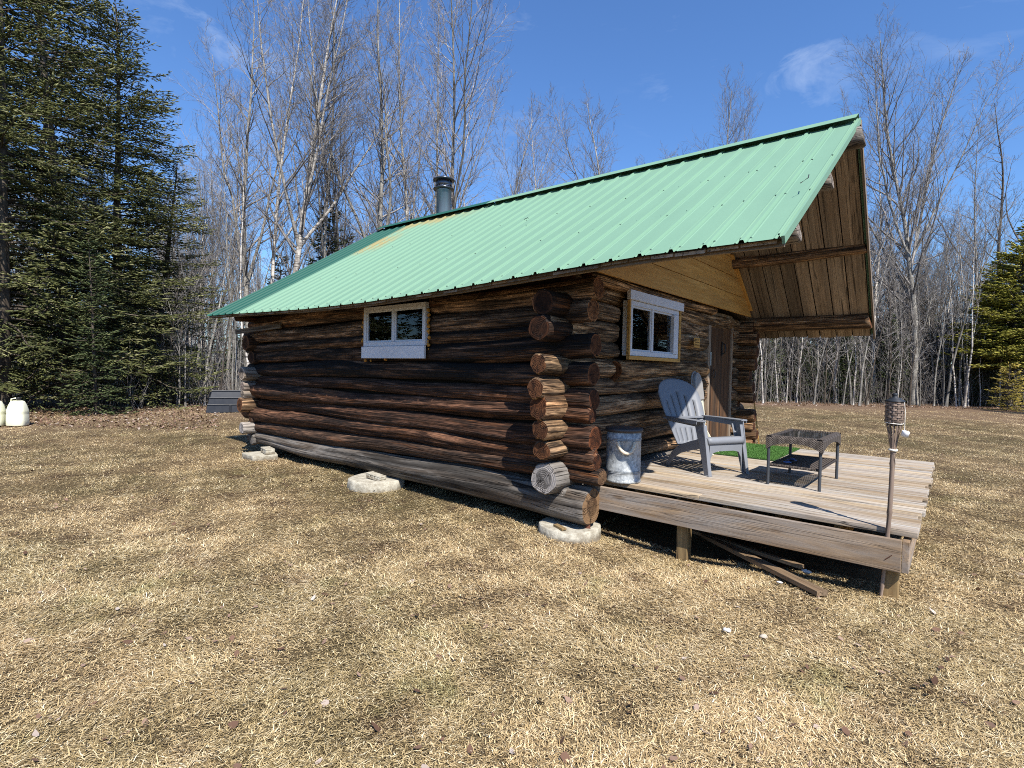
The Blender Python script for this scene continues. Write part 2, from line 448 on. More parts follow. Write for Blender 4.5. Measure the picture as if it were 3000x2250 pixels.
M_ROOF = roof_mat("green_roof_steel", (0.165, 0.292, 0.200), True)
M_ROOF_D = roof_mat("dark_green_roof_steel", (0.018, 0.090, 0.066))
M_ROOF_SCREW = plain("roof_screws", (0.07, 0.13, 0.10), 0.5)
M_ROOF_UNDER = plain("roof_edge_shadow", (0.05, 0.05, 0.045), 0.8)

# ------------------------------------------------------------------ ground
def ground_mat():
    k = NT("dry_lawn_soil", 0.95, 0.1)
    c = k.coords()
    a = k.noise(c, 0.45, 5, 0.6); b = k.noise(c, 2.4, 6, 0.65); d = k.noise(k.map(c, (1, 1, 1)), 38, 4, 0.7); e = k.noise(c, 140, 3, 0.7)
    straw = k.mix(d, (0.11, 0.075, 0.038), (0.30, 0.215, 0.12))
    olive = k.mix(d, (0.055, 0.042, 0.02), (0.18, 0.14, 0.07))
    soil = k.mix(d, (0.045, 0.03, 0.018), (0.13, 0.085, 0.05))
    col = k.mix(k.ramp(a, [(0.42, 0.0), (0.60, 1.0)]), straw, olive)
    col = k.mix(k.ramp(b, [(0.50, 0.0), (0.62, 1.0)]), col, soil)
    col = k.mix(k.ramp(e, [(0.35, 0.6), (0.6, 0.0)]), col, (0.05, 0.035, 0.02))
    # leaf litter begins where the woods begin (a band that follows the wood's edge)
    s = k.sep(c)
    edge = k.math('ADD', k.math('MULTIPLY', s[0], 0.32), k.math('MULTIPLY', s[1], 0.95))
    r1 = k.math('ADD', edge, k.math('MULTIPLY', a, 3.0))
    f1 = k.ramp(k.math('DIVIDE', r1, 40.0), [(0.58, 0.0), (0.66, 1.0)])
    r2 = k.math('ADD', k.math('MULTIPLY', s[0], -1.0), k.math('MULTIPLY', a, 4.0))
    f2 = k.ramp(k.math('DIVIDE', r2, 40.0), [(0.38, 0.0), (0.45, 1.0)])
    lit = k.mix(k.noise(c, 22, 3, 0.7), (0.06, 0.038, 0.025), (0.28, 0.19, 0.12))
    col = k.mix(k.math('MAXIMUM', f1, f2), col, lit)
    k.color(col)
    k.bump(k.math('ADD', k.math('MULTIPLY', b, 1.5), k.math('ADD', d, k.math('MULTIPLY', e, 0.4))), 0.9, 0.035)
    return k.m
M_GROUND = ground_mat()
def ground():
    # fine grid near, coarse far
    def axis(lo, hi, fine_lo, fine_hi, step):
        a = list(np.arange(fine_lo, fine_hi, step))
        v = fine_hi; s = step
        while v < hi: a.append(v); s *= 1.35; v += s
        a.append(hi)
        v = fine_lo; s = step; pre = []
        while v > lo: s *= 1.35; v -= s; pre.append(max(v, lo))
        return np.array(sorted(set(pre + a)))
    X = axis(-450, 450, -20, 8, 0.16); Y = axis(-450, 450, -2, 26, 0.16)
    gx, gy = np.meshgrid(X, Y, indexing='ij')
    gz = ground_z(gx, gy)
    V = np.stack([gx, gy, gz], -1).reshape(-1, 3)
    nx, ny = len(X), len(Y)
    i = np.arange(nx - 1)[:, None] * ny + np.arange(ny - 1)[None, :]
    Q = np.stack([i, i + ny, i + ny + 1, i + 1], -1).reshape(-1, 4)
    o = bpy.data.objects.new("ground", np_mesh("ground", V, Q, None, M_GROUND, None, True))
    COL.objects.link(o); tag(o, kind="structure")
ground()

# ------------------------------------------------------------------ the log cabin
CAB = empty("log_cabin", (-5.7, 6.33, 0.0), 0,
            "dark weathered log cabin with a green ribbed metal roof and deep front overhang", "cabin")

def log(mb_parent, p0, p1, r0, r1, seed, mat=None, color=(1, 1, 1, 0.5), ry=None, name="wall_log", nth=30, wob=0.014, end_round=0.012, end_tilt=(0, 0), end=None):
    R = random.Random(seed)
    p0 = Vector(p0); p1 = Vector(p1)
    a = (p1 - p0); ln = a.length; a.normalize()
    u = Vector((0, 0, 1)).cross(a).normalized()     # horizontal across
    w = a.cross(u)
    n = max(5, int(ln / 0.11))
    ph = [R.uniform(0, 6.28) for _ in range(8)]
    grooves = [(R.uniform(0, 6.28), R.uniform(-0.35, 0.35), R.uniform(0.006, 0.014), R.uniform(0.12, 0.2)) for _ in range(3)]
    knots = [(R.uniform(0.1, 0.9) * ln, R.uniform(0, 6.28), R.uniform(0.005, 0.014)) for _ in range(int(ln / 0.8) + 1)]
    vs = []; wc = []
    ts = [0.0] + [(i + 0.5) / n for i in range(n)] + [1.0]
    ts = [0.0, 0.012 / ln * 1.2] + [t for t in ts if 0.02 / ln < t < 1 - 0.02 / ln] + [1 - 0.012 / ln * 1.2, 1.0]
    for j, t in enumerate(ts):
        s = t * ln
        c = p0 + a * s + w * (wob * math.sin(s * 1.1 + ph[0]) + wob * 0.5 * math.sin(s * 2.7 + ph[1])) + u * (wob * math.sin(s * 0.9 + ph[2]))
        r = r0 + (r1 - r0) * t
        r *= 1 + 0.045 * math.sin(s * 1.7 + ph[3]) + 0.025 * math.sin(s * 4.1 + ph[4])
        if j == 0 or j == len(ts) - 1: r -= end_round
        tl = end_tilt[0] if t < 0.5 else end_tilt[1]
        near_end = max(0.0, 1 - min(s, ln - s) / 0.15)
        for kk in range(nth + 1):
            th = 2 * math.pi * kk / nth
            rr = r * (1 + 0.045 * math.sin(2 * th + ph[5] + s * 0.3) + 0.03 * math.sin(5 * th + ph[6] + s * 0.9) + 0.012 * math.sin(9 * th + ph[7] - s * 1.3))
            for g0, gt, gd, gw in grooves:
                dth = (th - (g0 + gt * s) + math.pi) % (2 * math.pi) - math.pi
                rr -= gd * math.exp(-(dth / gw) ** 2)
            for ks, kt, ka in knots:
                dth = (th - kt + math.pi) % (2 * math.pi) - math.pi
                rr += ka * math.exp(-((s - ks) / 0.06) ** 2 - (dth / 0.35) ** 2)
            cy = (ry / r0 if ry else 1.0)
            vs.append(c + (u * math.cos(th) * rr * cy + w * math.sin(th) * rr) + a * (tl * math.sin(th) * rr * near_end))
            wc.append((s + seed * 3.7, th * max(0.08, r0), 0))
    N = nth + 1
    fs = []
    for j in range(len(ts) - 1):
        for kk in range(nth):
            fs.append((j * N + kk, (j + 1) * N + kk, (j + 1) * N + kk + 1, j * N + kk + 1))
    mb = MB(); mb.add(vs, fs, 0, wc, True, 0.5)
    for e, base in ((0, 0), (1, (len(ts) - 1) * N)):
        ring = vs[base:base + nth]
        cc = sum(ring, Vector()) / nth
        ev = ring + [cc + a * (0.004 if e else -0.004)]
        ew = [(seed * 1.7 + e * 3, (q - cc).dot(u), (q - cc).dot(w)) for q in ev]
        ef = [((i + 1) % nth, i, nth) if e == 0 else (i, (i + 1) % nth, nth) for i in range(nth)]
        mb.add(ev, ef, 1, ew, False, 0.5)
    return mb.build(name, [mat or M_LOG, end or (M_END_GREY if mat is M_LOG_GREY else M_END)], mb_parent, color=color)

YN, YF, XF, XB = 3.97, 8.72, -2.72, -8.75      # centre planes of the four walls
# rows of the near long wall: centre height and radius at the front end and at the back end
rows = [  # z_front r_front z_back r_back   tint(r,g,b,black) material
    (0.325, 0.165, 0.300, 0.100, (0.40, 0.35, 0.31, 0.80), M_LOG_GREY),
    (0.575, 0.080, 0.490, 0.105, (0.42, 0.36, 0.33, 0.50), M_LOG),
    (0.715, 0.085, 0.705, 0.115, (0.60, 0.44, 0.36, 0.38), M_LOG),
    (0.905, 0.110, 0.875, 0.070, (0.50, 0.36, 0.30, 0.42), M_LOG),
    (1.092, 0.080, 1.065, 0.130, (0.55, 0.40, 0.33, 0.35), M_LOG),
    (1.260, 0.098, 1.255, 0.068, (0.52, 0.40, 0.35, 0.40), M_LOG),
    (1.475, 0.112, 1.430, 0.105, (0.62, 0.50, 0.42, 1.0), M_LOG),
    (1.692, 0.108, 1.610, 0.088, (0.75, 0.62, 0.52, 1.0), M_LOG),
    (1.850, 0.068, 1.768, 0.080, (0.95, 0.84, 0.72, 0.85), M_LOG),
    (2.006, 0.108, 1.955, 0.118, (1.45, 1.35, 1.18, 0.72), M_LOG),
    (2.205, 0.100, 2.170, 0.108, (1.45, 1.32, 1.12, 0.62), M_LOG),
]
x_ends = [-2.40, -2.30, -2.34, -2.38, -2.40, -2.40, -2.41, -2.38, -2.95, -2.42, -2.38]
X0, X1 = -3.25, -8.6
def lerp(a, b, t): return a + (b - a) * t
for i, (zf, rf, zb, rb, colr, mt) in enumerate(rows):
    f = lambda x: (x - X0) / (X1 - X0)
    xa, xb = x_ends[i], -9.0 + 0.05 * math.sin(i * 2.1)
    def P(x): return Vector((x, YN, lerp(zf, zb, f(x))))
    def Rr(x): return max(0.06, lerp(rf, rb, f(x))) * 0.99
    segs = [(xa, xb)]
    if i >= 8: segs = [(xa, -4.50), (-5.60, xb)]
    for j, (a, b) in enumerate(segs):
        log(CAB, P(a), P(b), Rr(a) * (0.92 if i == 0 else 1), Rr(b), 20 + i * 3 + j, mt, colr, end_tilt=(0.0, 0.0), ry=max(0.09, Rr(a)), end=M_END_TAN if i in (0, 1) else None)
# narrow half log wedged at the corner
log(CAB, (-2.36, YN, 0.705 + 0.085), (-3.2, YN + 0.01, 0.80), 0.05, 0.05, 77, M_LOG, (0.9, 0.7, 0.6, 0.3))
# front wall: logs run along Y; (z, r, y_start, tint)
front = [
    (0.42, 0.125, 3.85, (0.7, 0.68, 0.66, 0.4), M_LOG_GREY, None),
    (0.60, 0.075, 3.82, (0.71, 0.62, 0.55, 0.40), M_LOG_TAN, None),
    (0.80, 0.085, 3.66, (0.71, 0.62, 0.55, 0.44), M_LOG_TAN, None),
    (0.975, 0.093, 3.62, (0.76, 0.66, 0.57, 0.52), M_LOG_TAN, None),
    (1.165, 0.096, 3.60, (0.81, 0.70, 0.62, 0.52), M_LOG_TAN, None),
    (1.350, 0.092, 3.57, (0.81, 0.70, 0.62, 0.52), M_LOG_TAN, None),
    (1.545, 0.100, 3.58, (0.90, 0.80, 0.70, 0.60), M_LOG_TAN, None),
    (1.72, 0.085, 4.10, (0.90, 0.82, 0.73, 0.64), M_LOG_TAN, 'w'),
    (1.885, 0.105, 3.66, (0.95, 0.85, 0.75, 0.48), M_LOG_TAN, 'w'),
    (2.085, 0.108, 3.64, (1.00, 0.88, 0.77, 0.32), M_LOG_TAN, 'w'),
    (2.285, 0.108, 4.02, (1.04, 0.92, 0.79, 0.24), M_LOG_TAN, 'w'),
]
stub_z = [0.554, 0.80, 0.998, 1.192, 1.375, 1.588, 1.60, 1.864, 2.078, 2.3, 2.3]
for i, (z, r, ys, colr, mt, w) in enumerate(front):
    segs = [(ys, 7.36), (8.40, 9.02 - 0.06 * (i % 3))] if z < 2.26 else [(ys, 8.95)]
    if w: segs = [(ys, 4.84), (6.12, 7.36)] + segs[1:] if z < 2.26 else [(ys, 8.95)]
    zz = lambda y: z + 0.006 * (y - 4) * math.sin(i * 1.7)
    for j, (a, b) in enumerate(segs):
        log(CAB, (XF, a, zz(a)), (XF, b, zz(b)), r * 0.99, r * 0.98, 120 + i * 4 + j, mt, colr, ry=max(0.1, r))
# the corner stubs whose ends face the meadow (thicker than the logs they belong to)
for k, (z, r, y0, y1, c4, mt) in enumerate([
        (0.555, 0.142, 3.70, 4.30, (0.80, 0.80, 0.82, 0.35), M_LOG_GREY),
        (1.190, 0.100, 3.60, 4.0, (0.8, 0.62, 0.5, 0.35), M_LOG_TAN),
        (2.080, 0.114, 3.63, 3.95, (0.22, 0.18, 0.16, 0.8), M_LOG),  # tints of these upper two darkened to paint in the roof's shadow
        (1.860, 0.120, 3.605, 3.95, (0.20, 0.16, 0.14, 0.8), M_LOG)]):
    log(CAB, (XF, y0, z), (XF, y1, z), r, r, 300 + k, mt, c4)
# extra proud log under the window, cut end facing the corner
log(CAB, (-2.66, 4.76, 1.515), (-2.68, 7.35, 1.54), 0.108, 0.10, 330, M_LOG_TAN, (0.95, 0.78, 0.6, 0.6))
# far long wall, ends visible past the door
for i, (z, r, xe) in enumerate([(0.38, 0.11, -2.38), (0.557, 0.085, -2.33), (0.676, 0.085, -2.38), (0.835, 0.095, -2.37), (0.985, 0.095, -2.62), (1.131, 0.09, -2.39), (1.292, 0.09, -2.40), (1.478, 0.105, -2.46), (1.66, 0.095, -2.38), (1.853, 0.100, -2.36), (2.04, 0.10, -2.36), (2.2, 0.09, -2.42)]):
    log(CAB, (xe, YF, z), (-9.0, YF, z + 0.01), r * 1.05, r, 400 + i, M_LOG_TAN, (0.75, 0.6, 0.48, 0.5), nth=20)
# back wall, stubs point at the camera side; gap left for the back window
for i, (z, r, ys, c4, mt) in enumerate([
        (0.27, 0.085, 3.86, (0.8, 0.8, 0.8, 0.3), M_LOG_GREY), (0.465, 0.085, 3.70, (1.6, 1.6, 1.65, 0.1), M_LOG_GREY),
        (0.60, 0.06, 3.84, (0.5, 0.5, 0.5, 0.5), M_LOG), (0.70, 0.06, 3.84, (0.6, 0.5, 0.45, 0.4), M_LOG),
        (0.84, 0.112, 3.68, (0.75, 0.66, 0.6, 0.35), M_LOG_TAN), (1.015, 0.068, 3.71, (1.05, 0.95, 0.85, 0.3), M_LOG_GREY),
        (1.150, 0.072, 3.71, (1.15, 1.0, 0.95, 0.3), M_LOG_GREY), (1.335, 0.105, 3.70, (1.25, 1.1, 0.95, 0.2), M_LOG_GREY),
        (1.61, 0.11, 3.86, (0.4, 0.35, 0.3, 0.7), M_LOG), (1.83, 0.120, 3.76, (0.5, 0.42, 0.36, 0.5), M_LOG),
        (2.10, 0.115, 3.9, (0.5, 0.42, 0.36, 0.5), M_LOG), (2.28, 0.10, 3.62, (0.5, 0.42, 0.36, 0.5), M_LOG)]):
    segs = [(ys, 9.0)] if not 1.9 < z < 2.2 else [(ys, 6.2), (7.4, 9.0)]
    for j, (a, b) in enumerate(segs):
        log(CAB, (XB, a, z), (XB, b, z), r * 1.05, r, 450 + i * 2 + j, mt, c4, nth=22)
# sliver boards by the back corner
MB().beam((-8.85, 3.66, 2.01), (-7.75, 3.85, 2.08), 0.03, 0.07, rv=0.0).build("corner_board", M_SOFFIT, CAB)

# inner lining and floor keep the room dark
mb = MB()
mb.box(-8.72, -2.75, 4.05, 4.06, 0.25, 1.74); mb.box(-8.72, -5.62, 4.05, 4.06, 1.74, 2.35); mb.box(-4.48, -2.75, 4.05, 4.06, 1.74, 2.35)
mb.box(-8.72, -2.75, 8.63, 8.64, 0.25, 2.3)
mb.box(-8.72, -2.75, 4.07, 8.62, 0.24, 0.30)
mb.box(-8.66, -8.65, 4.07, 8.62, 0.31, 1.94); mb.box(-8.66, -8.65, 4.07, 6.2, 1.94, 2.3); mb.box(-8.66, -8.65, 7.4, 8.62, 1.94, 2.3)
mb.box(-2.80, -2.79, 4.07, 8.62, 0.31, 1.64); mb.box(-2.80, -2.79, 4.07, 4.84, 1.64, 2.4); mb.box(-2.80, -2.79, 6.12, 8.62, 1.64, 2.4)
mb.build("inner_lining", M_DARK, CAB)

# ---- roof
E0, E1 = Vector((-0.835, 3.50, 2.325)), Vector((-9.12, 3.32, 2.235))   # near eave, front and back
R0, R1 = Vector((-0.834, 6.33, 4.075)), Vector((-8.68, 6.33, 4.185))   # ridge
G0, G1 = Vector((-0.93, 9.18, 2.10)), Vector((-9.05, 9.25, 2.12))      # far eave
eave_z = [(-0.835, 2.325), (-1.7, 2.325), (-2.45, 2.295), (-3.6, 2.242), (-5.0, 2.200), (-6.2, 2.195), (-7.5, 2.218), (-8.25, 2.236), (-9.2, 2.246)]
def near_surf(u, v, dz=0.0):        # u 0 front..1 back, v 0 eave..1 ridge
    e = E0.lerp(E1, u)
    e.z = float(np.interp(-e.x, [-a for a, b in eave_z], [b for a, b in eave_z]))
    r = R0.lerp(R1, u)
    p = e.lerp(r, v); p.z += dz - 0.012 * math.sin(math.pi * v)
    return p
def far_surf(u, v, dz=0.0):
    p = G0.lerp(G1, u).lerp(R0.lerp(R1, u), v); p.z += dz
    return p
NR = 36
def roof_sheet(surf, u_lo, u_hi, name, mat, ribs=NR, flip=False, screws=True):
    prof = [(-0.5, 0.0), (-0.20, 0.0), (-0.18, 0.004), (-0.15, 0.004), (-0.13, 0), (-0.085, 0.0), (-0.05, 0.019), (0.05, 0.019), (0.085, 0.0), (0.13, 0), (0.15, 0.004), (0.18, 0.004), (0.20, 0.0)]
    us = []
    for k in range(ribs + 1):
        for du, h in prof:
            u = (k + du) / ribs
            if u_lo - 1e-6 <= u <= u_hi + 1e-6: us.append((u, h))
    us.append((u_hi, 0.0))
    if us[0][0] > u_lo: us.insert(0, (u_lo, 0.0))
    nv = 12
    vs = []; wc = []
    for j in range(nv + 1):
        v = j / nv
        for u, h in us:
            p = surf(u, v, h)
            vs.append(p); wc.append((p.x, (1 - v) * 3.33, 0))
    n = len(us); fs = []
    for j in range(nv):
        for i in range(n - 1):
            f = (j * n + i, j * n + i + 1, (j + 1) * n + i + 1, (j + 1) * n + i)
            fs.append(tuple(reversed(f)) if not flip else f)
    mb = MB(); mb.add(vs, fs, 0, wc, False)
    if screws:
        R = random.Random(4)
        for v in (0.025, 0.30, 0.60, 0.96):
            for k in range(ribs):
                for du in (0.12, 0.83):
                    if v in (0.30, 0.60) and du > 0.5 and k % 2: continue
                    u = (k + du + R.uniform(-0.02, 0.02)) / ribs
                    if not (u_lo < u < u_hi): continue
                    p = surf(u, v + R.uniform(-0.006, 0.006), 0.004)
                    mb.lathe([(0.0001, 0.006), (0.006, 0.005), (0.009, -0.002)], p, 6, 1, False)
    return mb.build(name, [mat, M_ROOF_SCREW], CAB, solid=0.0)
roof_sheet(near_surf, 0.0, 31.8 / NR, "roof_panel", M_ROOF)
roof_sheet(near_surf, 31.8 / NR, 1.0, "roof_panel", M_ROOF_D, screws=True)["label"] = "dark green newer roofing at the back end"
roof_sheet(far_surf, 0.0, 1.0, "roof_panel", M_ROOF, flip=True, screws=False)
def ridge_cap(u0, u1, mat):
    mb = MB(); n = 24
    prof = [(-0.16, -0.070), (-0.15, -0.062), (-0.03, 0.012), (0.0, 0.028), (0.03, 0.012), (0.15, -0.068), (0.16, -0.078)]
    vs = []
    for i in range(n + 1):
        p = R0.lerp(R1, lerp(u0, u1, i / n))
        for dy, dz in prof: vs.append(p + Vector((0, dy, dz + 0.034)))
    m = len(prof)
    fs = [(i * m + j, i * m + j + 1, (i + 1) * m + j + 1, (i + 1) * m + j) for i in range(n) for j in range(m - 1)]
    mb.add(vs, fs, 0)
    return mb.build("ridge_cap", mat, CAB, solid=0.003)
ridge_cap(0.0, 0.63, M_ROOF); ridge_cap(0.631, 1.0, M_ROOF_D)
# gable trim along the front rake (green fold and pale edge), near side and far side
for surf, nm in ((near_surf, 0), (far_surf, 1)):
    mb = MB()
    for j in range(12):
        a = surf(0, j / 12) + Vector((0.012, 0, -0.012)); b = surf(0, (j + 1) / 12) + Vector((0.012, 0, -0.012))
        if nm: a += Vector((0.004, 0, -0.02)); b += Vector((0.004, 0, -0.02))
        mb.beam(a, b, 0.018 if nm == 0 else 0.022, 0.05 if nm == 0 else 0.085, rv=0.3)
    mb.build("rake_trim", M_ROOF if nm == 0 else M_SOFFIT, CAB)
# board sheathing under the metal, boards run ridge to eave
def boards(surf, u0, u1, v0, v1, dz, mat, name):
    mb = MB(); R = random.Random(5); u = u0; seed = 0
    total = 8.0
    while u < u1 - 1e-4:
        wd = R.uniform(0.15, 0.26) / total
        u2 = min(u + wd, u1)
        rvv = R.random()
        n = 4
        vs = []; wc = []
        for j in range(n + 1):
            v = lerp(v0 + R.uniform(-0.004, 0.004), v1, j / n)
            for uu in (u, u2 - 0.013 / total):
                for d in (0, -0.022):
                    vs.append(surf(uu, v, dz + d)); wc.append((v * 3.3, (uu - u) * total + seed, d))
        fs = []
        for j in range(n):
            b = j * 4; c = b + 4
            fs += [(b, b + 2, c + 2, c), (b + 1, c + 1, c + 3, b + 3), (b, c, c + 1, b + 1), (b + 2, b + 3, c + 3, c + 2)]
        fs += [(0, 1, 3, 2), (n * 4, n * 4 + 2, n * 4 + 3, n * 4 + 1)]
        mb.add(vs, fs, 0, wc, False, rvv)
        u = u2; seed += 1.3
    return mb.build(name, mat, CAB)
boards(near_surf, 0.004, 0.999, 0.012, 0.985, -0.022, M_SOFFIT, "roof_boards")
boards(far_surf, 0.004, 0.999, 0.012, 0.985, -0.022, M_SOFFIT, "roof_boards")
def felt(surf, flip):
    mb = MB(); vs = []; n = 18; m = 8
    for i in range(n + 1):
        for j in range(m + 1): vs.append(surf(lerp(0.003, 0.999, i / n), lerp(0.006, 0.99, j / m), -0.011))
    mb.add(vs, [(i * (m + 1) + j, i * (m + 1) + j + 1, (i + 1) * (m + 1) + j + 1, (i + 1) * (m + 1) + j) for i in range(n) for j in range(m)], 0)
    return mb.build("roof_felt", M_DARK, CAB, solid=0.004)
felt(near_surf, 0); felt(far_surf, 1)
# purlins and ridge log
def purlin(px, py, x, x_end, r, seed, colr, mat=M_LOG, dz=0.0, dy=0.0):
    p = at(px, py, 0, x)
    log(CAB, (x, p.y + dy, p.z + dz), (x_end, p.y + dy, p.z + dz), r, r * 0.95, seed, mat, colr, name="purlin", nth=24, wob=0.022, end_tilt=(0.2, 0))
purlin(2530, 395, -0.76, -8.8, 0.105, 601, (0.55, 0.50, 0.46, 0.4), M_LOG_GREY, dz=-0.02)
purlin(2535, 722, -0.90, -3.0, 0.105, 602, (0.8, 0.66, 0.56, 0.7), M_LOG_TAN)
purlin(2550, 943, -0.93, -8.9, 0.122, 603, (0.9, 0.75, 0.62, 0.6), M_LOG_TAN)
purlin(2436, 524, -0.86, -8.8, 0.085, 604, (1.2, 1.1, 1.0, 0.35), M_LOG_GREY)
purlin(2341, 682, -0.86, -8.8, 0.085, 605, (1.2, 1.1, 1.0, 0.35), M_LOG_GREY)
# fascia strip below the near eave
mb = MB()
for j in range(24):
    mb.beam(near_surf(j / 24, 0.03, -0.062), near_surf((j + 1) / 24, 0.03, -0.062), 0.03, 0.05, rv=0.2)
mb.build("eave_board", M_SOFFIT, CAB)

# ---- front gable siding (four wide boards, stained yellow)
XS = -2.45
def roof_y(z, side):
    # inner face of the roof at x = XS for a height z
    u = 0.206
    if side < 0:
        a, b = near_surf(u, 0, -0.06), near_surf(u, 1, -0.06)
    else:
        a, b = far_surf(u, 0, -0.06), far_surf(u, 1, -0.06)
    t = min(1.0, (z - a.z) / (b.z - a.z)); return lerp(a.y, b.y, t)
lines = [2.375, 2.628, 2.872, 3.12, 3.38, 3.64, 3.90]
mb = MB()
for i in range(len(lines) - 1):
    z0, z1 = lines[i] + 0.004, lines[i + 1] - 0.004
    ya0, ya1 = max(4.07, roof_y(z0, -1)), roof_y(z1, -1)
    yb0, yb1 = min(8.66, roof_y(z0, 1)), roof_y(z1, 1)
    if ya1 > yb1: ya1 = yb1 = 6.33
    mb.prism([(ya0, z0), (yb0, z0), (yb1, z1), (ya1, z1)], XS - 0.025, XS, axis=0, rv=0.3 + 0.13 * i)
    n = len(mb.wc); 
    for q in range(n - 8, n):
        v = mb.v[q]; mb.wc[q] = (v[1], v[2], v[0])
mb.build("gable_siding", M_SIDING, CAB)
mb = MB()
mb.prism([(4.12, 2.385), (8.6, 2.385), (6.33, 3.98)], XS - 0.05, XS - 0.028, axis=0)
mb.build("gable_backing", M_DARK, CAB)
mb = MB(); mb.prism([(3.9, 2.30), (8.8, 2.30), (6.33, 3.95)], -8.62, -8.60, axis=0); mb.build("back_gable", M_SOFFIT, CAB)
a = Vector((XS + 0.012, roof_y(2.47, 1) - 0.02, 2.47)); b = Vector((XS + 0.012, roof_y(3.15, 1) - 0.02, 3.15))
MB().beam(a, b, 0.02, 0.06, up=(1, 0, 0), rv=0.6).build("gable_trim", M_TRIM_Y, CAB)
# trim log under the siding
log(CAB, (-2.585, 4.12, 2.350), (-2.585, 7.40, 2.36), 0.060, 0.055, 340, M_LOG_TAN, (1.15, 0.95, 0.75, 0.25))

# ---- windows
def window(name, M, w, h, bars, frame_w=0.05, depth=0.06):
    """local: x across, z up, y outwards is -y; origin at lower left front"""
    fr = MB()
    def bx(x0, x1, z0, z1, y0=0.0, y1=depth): fr.box(x0, x1, y0, y1, z0, z1, M=M)
    bx(0, w, 0, frame_w); bx(0, w, h - frame_w, h); bx(0, frame_w, frame_w, h - frame_w); bx(w - frame_w, w, frame_w, h - frame_w)
    o = fr.build(name, M_WHITE, CAB, bevel=0.003)
    mu = MB()
    for b in bars: mu.box(b - 0.022, b + 0.022, 0.006, depth - 0.01, frame_w + 0.001, h - frame_w - 0.001, M=M)
    m_ = mu.build("mullion", M_WHITE, o, bevel=0.002)
    # inner sash edges
    sa = MB()
    xs = [frame_w] + list(bars) + [w - frame_w]
    for i in range(len(xs) - 1):
        a = xs[i] + (0.023 if i else 0.001); b = xs[i + 1] - (0.023 if i < len(xs) - 2 else 0.001)
        z0, z1, t = frame_w + 0.001, h - frame_w - 0.001, 0.018
        for r in ((a, b, z0, z0 + t), (a, b, z1 - t, z1), (a, a + t, z0 + t, z1 - t), (b - t, b, z0 + t, z1 - t)):
            sa.box(r[0], r[1], 0.018, 0.04, r[2], r[3], M=M)
    sa.build("sash", M_WHITE, o)
    pn = MB(); pn.box(frame_w, w - frame_w, 0.030, 0.034, frame_w, h - frame_w, M=M)
    pn.build("pane", M_GLASS, o)
    return o
# side window: along X, faces -Y
Mx = Matrix.Translation((-5.615, 3.83, 1.745))
wo = window("window", Mx, 1.15, 0.475, [0.575])
mb = MB(); mb.box(-5.635, -4.462, 3.815, 3.845, 1.600, 1.742); mb.build("sill_board", M_WHITE_BOARD, wo, bevel=0.003)
# foam between logs and frame
def foam(pts, seed, par):
    R = random.Random(seed); mb = MB()
    for (x, y, z) in pts:
        for q in range(2):
            r = R.uniform(0.008, 0.022)
            c = Vector((x + R.uniform(-0.012, 0.012), y + R.uniform(-0.01, 0.01), z + R.uniform(-0.02, 0.02)))
            mb.lathe([(r * math.sin(t), -r * math.cos(t)) for t in np.linspace(0.01, 3.13, 7)], c, 9, 0, True)
    mb.build("foam_filler", M_FOAM, par)
foam([(-5.655, 3.86, 1.80 + 0.05 * i) for i in range(8)] + [(-4.44, 3.86, 1.72 + 0.045 * i) for i in range(10)] + [(-5.5, 3.86, 1.585), (-5.2, 3.865, 1.585), (-5.6, 3.86, 1.59)], 3, wo)
# front window: along Y, faces +X
My = Matrix.Translation((-2.535, 4.87, 1.665)) @ Matrix.Rotation(math.radians(90), 4, 'Z')
wf = window("window", My, 1.21, 0.56, [0.53], frame_w=0.05, depth=0.09)
mb = MB(); mb.box(-2.60, -2.535 + 0.012, 5.92, 6.03, 1.716, 2.17); mb.build("sash_stile", M_WHITE, wf, bevel=0.002)
mb = MB()
mb.box(-2.56, -2.525, 4.842, 6.13, 1.624, 1.662); mb.box(-2.56, -2.528, 4.842, 4.867, 1.664, 2.226); mb.box(-2.56, -2.525, 6.084, 6.13, 1.664, 2.226)
for q in range(len(mb.wc)): v = mb.v[q]; mb.wc[q] = (v[1], v[2], v[0])
mb.build("window_casing", M_TRIM_Y, wf, bevel=0.002)
mb = MB(); mb.box(-2.55, -2.505, 4.81, 6.155, 2.228, 2.322); mb.build("head_board", M_WHITE_BOARD, wf, bevel=0.003)

# ---- door
DX = -2.665
mb = MB()
for i in range(5):
    y0 = 7.46 + i * 0.176
    mb.box(DX - 0.03, DX + 0.012, y0, y0 + 0.173, 0.50, 2.30, rv=0.15 + 0.17 * i)
for q in range(len(mb.wc)): v = mb.v[q]; mb.wc[q] = (v[2], v[1], v[0])
door = mb.build("door", M_DOOR, CAB, bevel=0.003)
mb = MB(); mb.box(-2.80, DX + 0.03, 7.37, 7.455, 0.48, 2.34); mb.box(-2.80, DX + 0.03, 8.345, 8.41, 0.48, 2.34); mb.box(-2.80, DX + 0.03, 7.456, 8.344, 2.305, 2.37)
for q in range(len(mb.wc)): v = mb.v[q]; mb.wc[q] = (v[2], v[1], v[0])
mb.build("door_frame", M_SOFFIT, CAB)
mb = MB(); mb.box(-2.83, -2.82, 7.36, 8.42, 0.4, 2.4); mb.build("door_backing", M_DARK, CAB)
hx = DX + 0.016
hp = at(2114, 1022, 0, hx)
mb = MB(); mb.box(hx, hx + 0.012, hp.y - 0.02, hp.y + 0.02, hp.z - 0.10, hp.z + 0.10)
mb.tube([(hx + 0.01, hp.y, hp.z - 0.08), (hx + 0.05, hp.y, hp.z - 0.06), (hx + 0.055, hp.y, hp.z), (hx + 0.05, hp.y, hp.z + 0.06), (hx + 0.01, hp.y, hp.z + 0.08)], 0.010, 8)
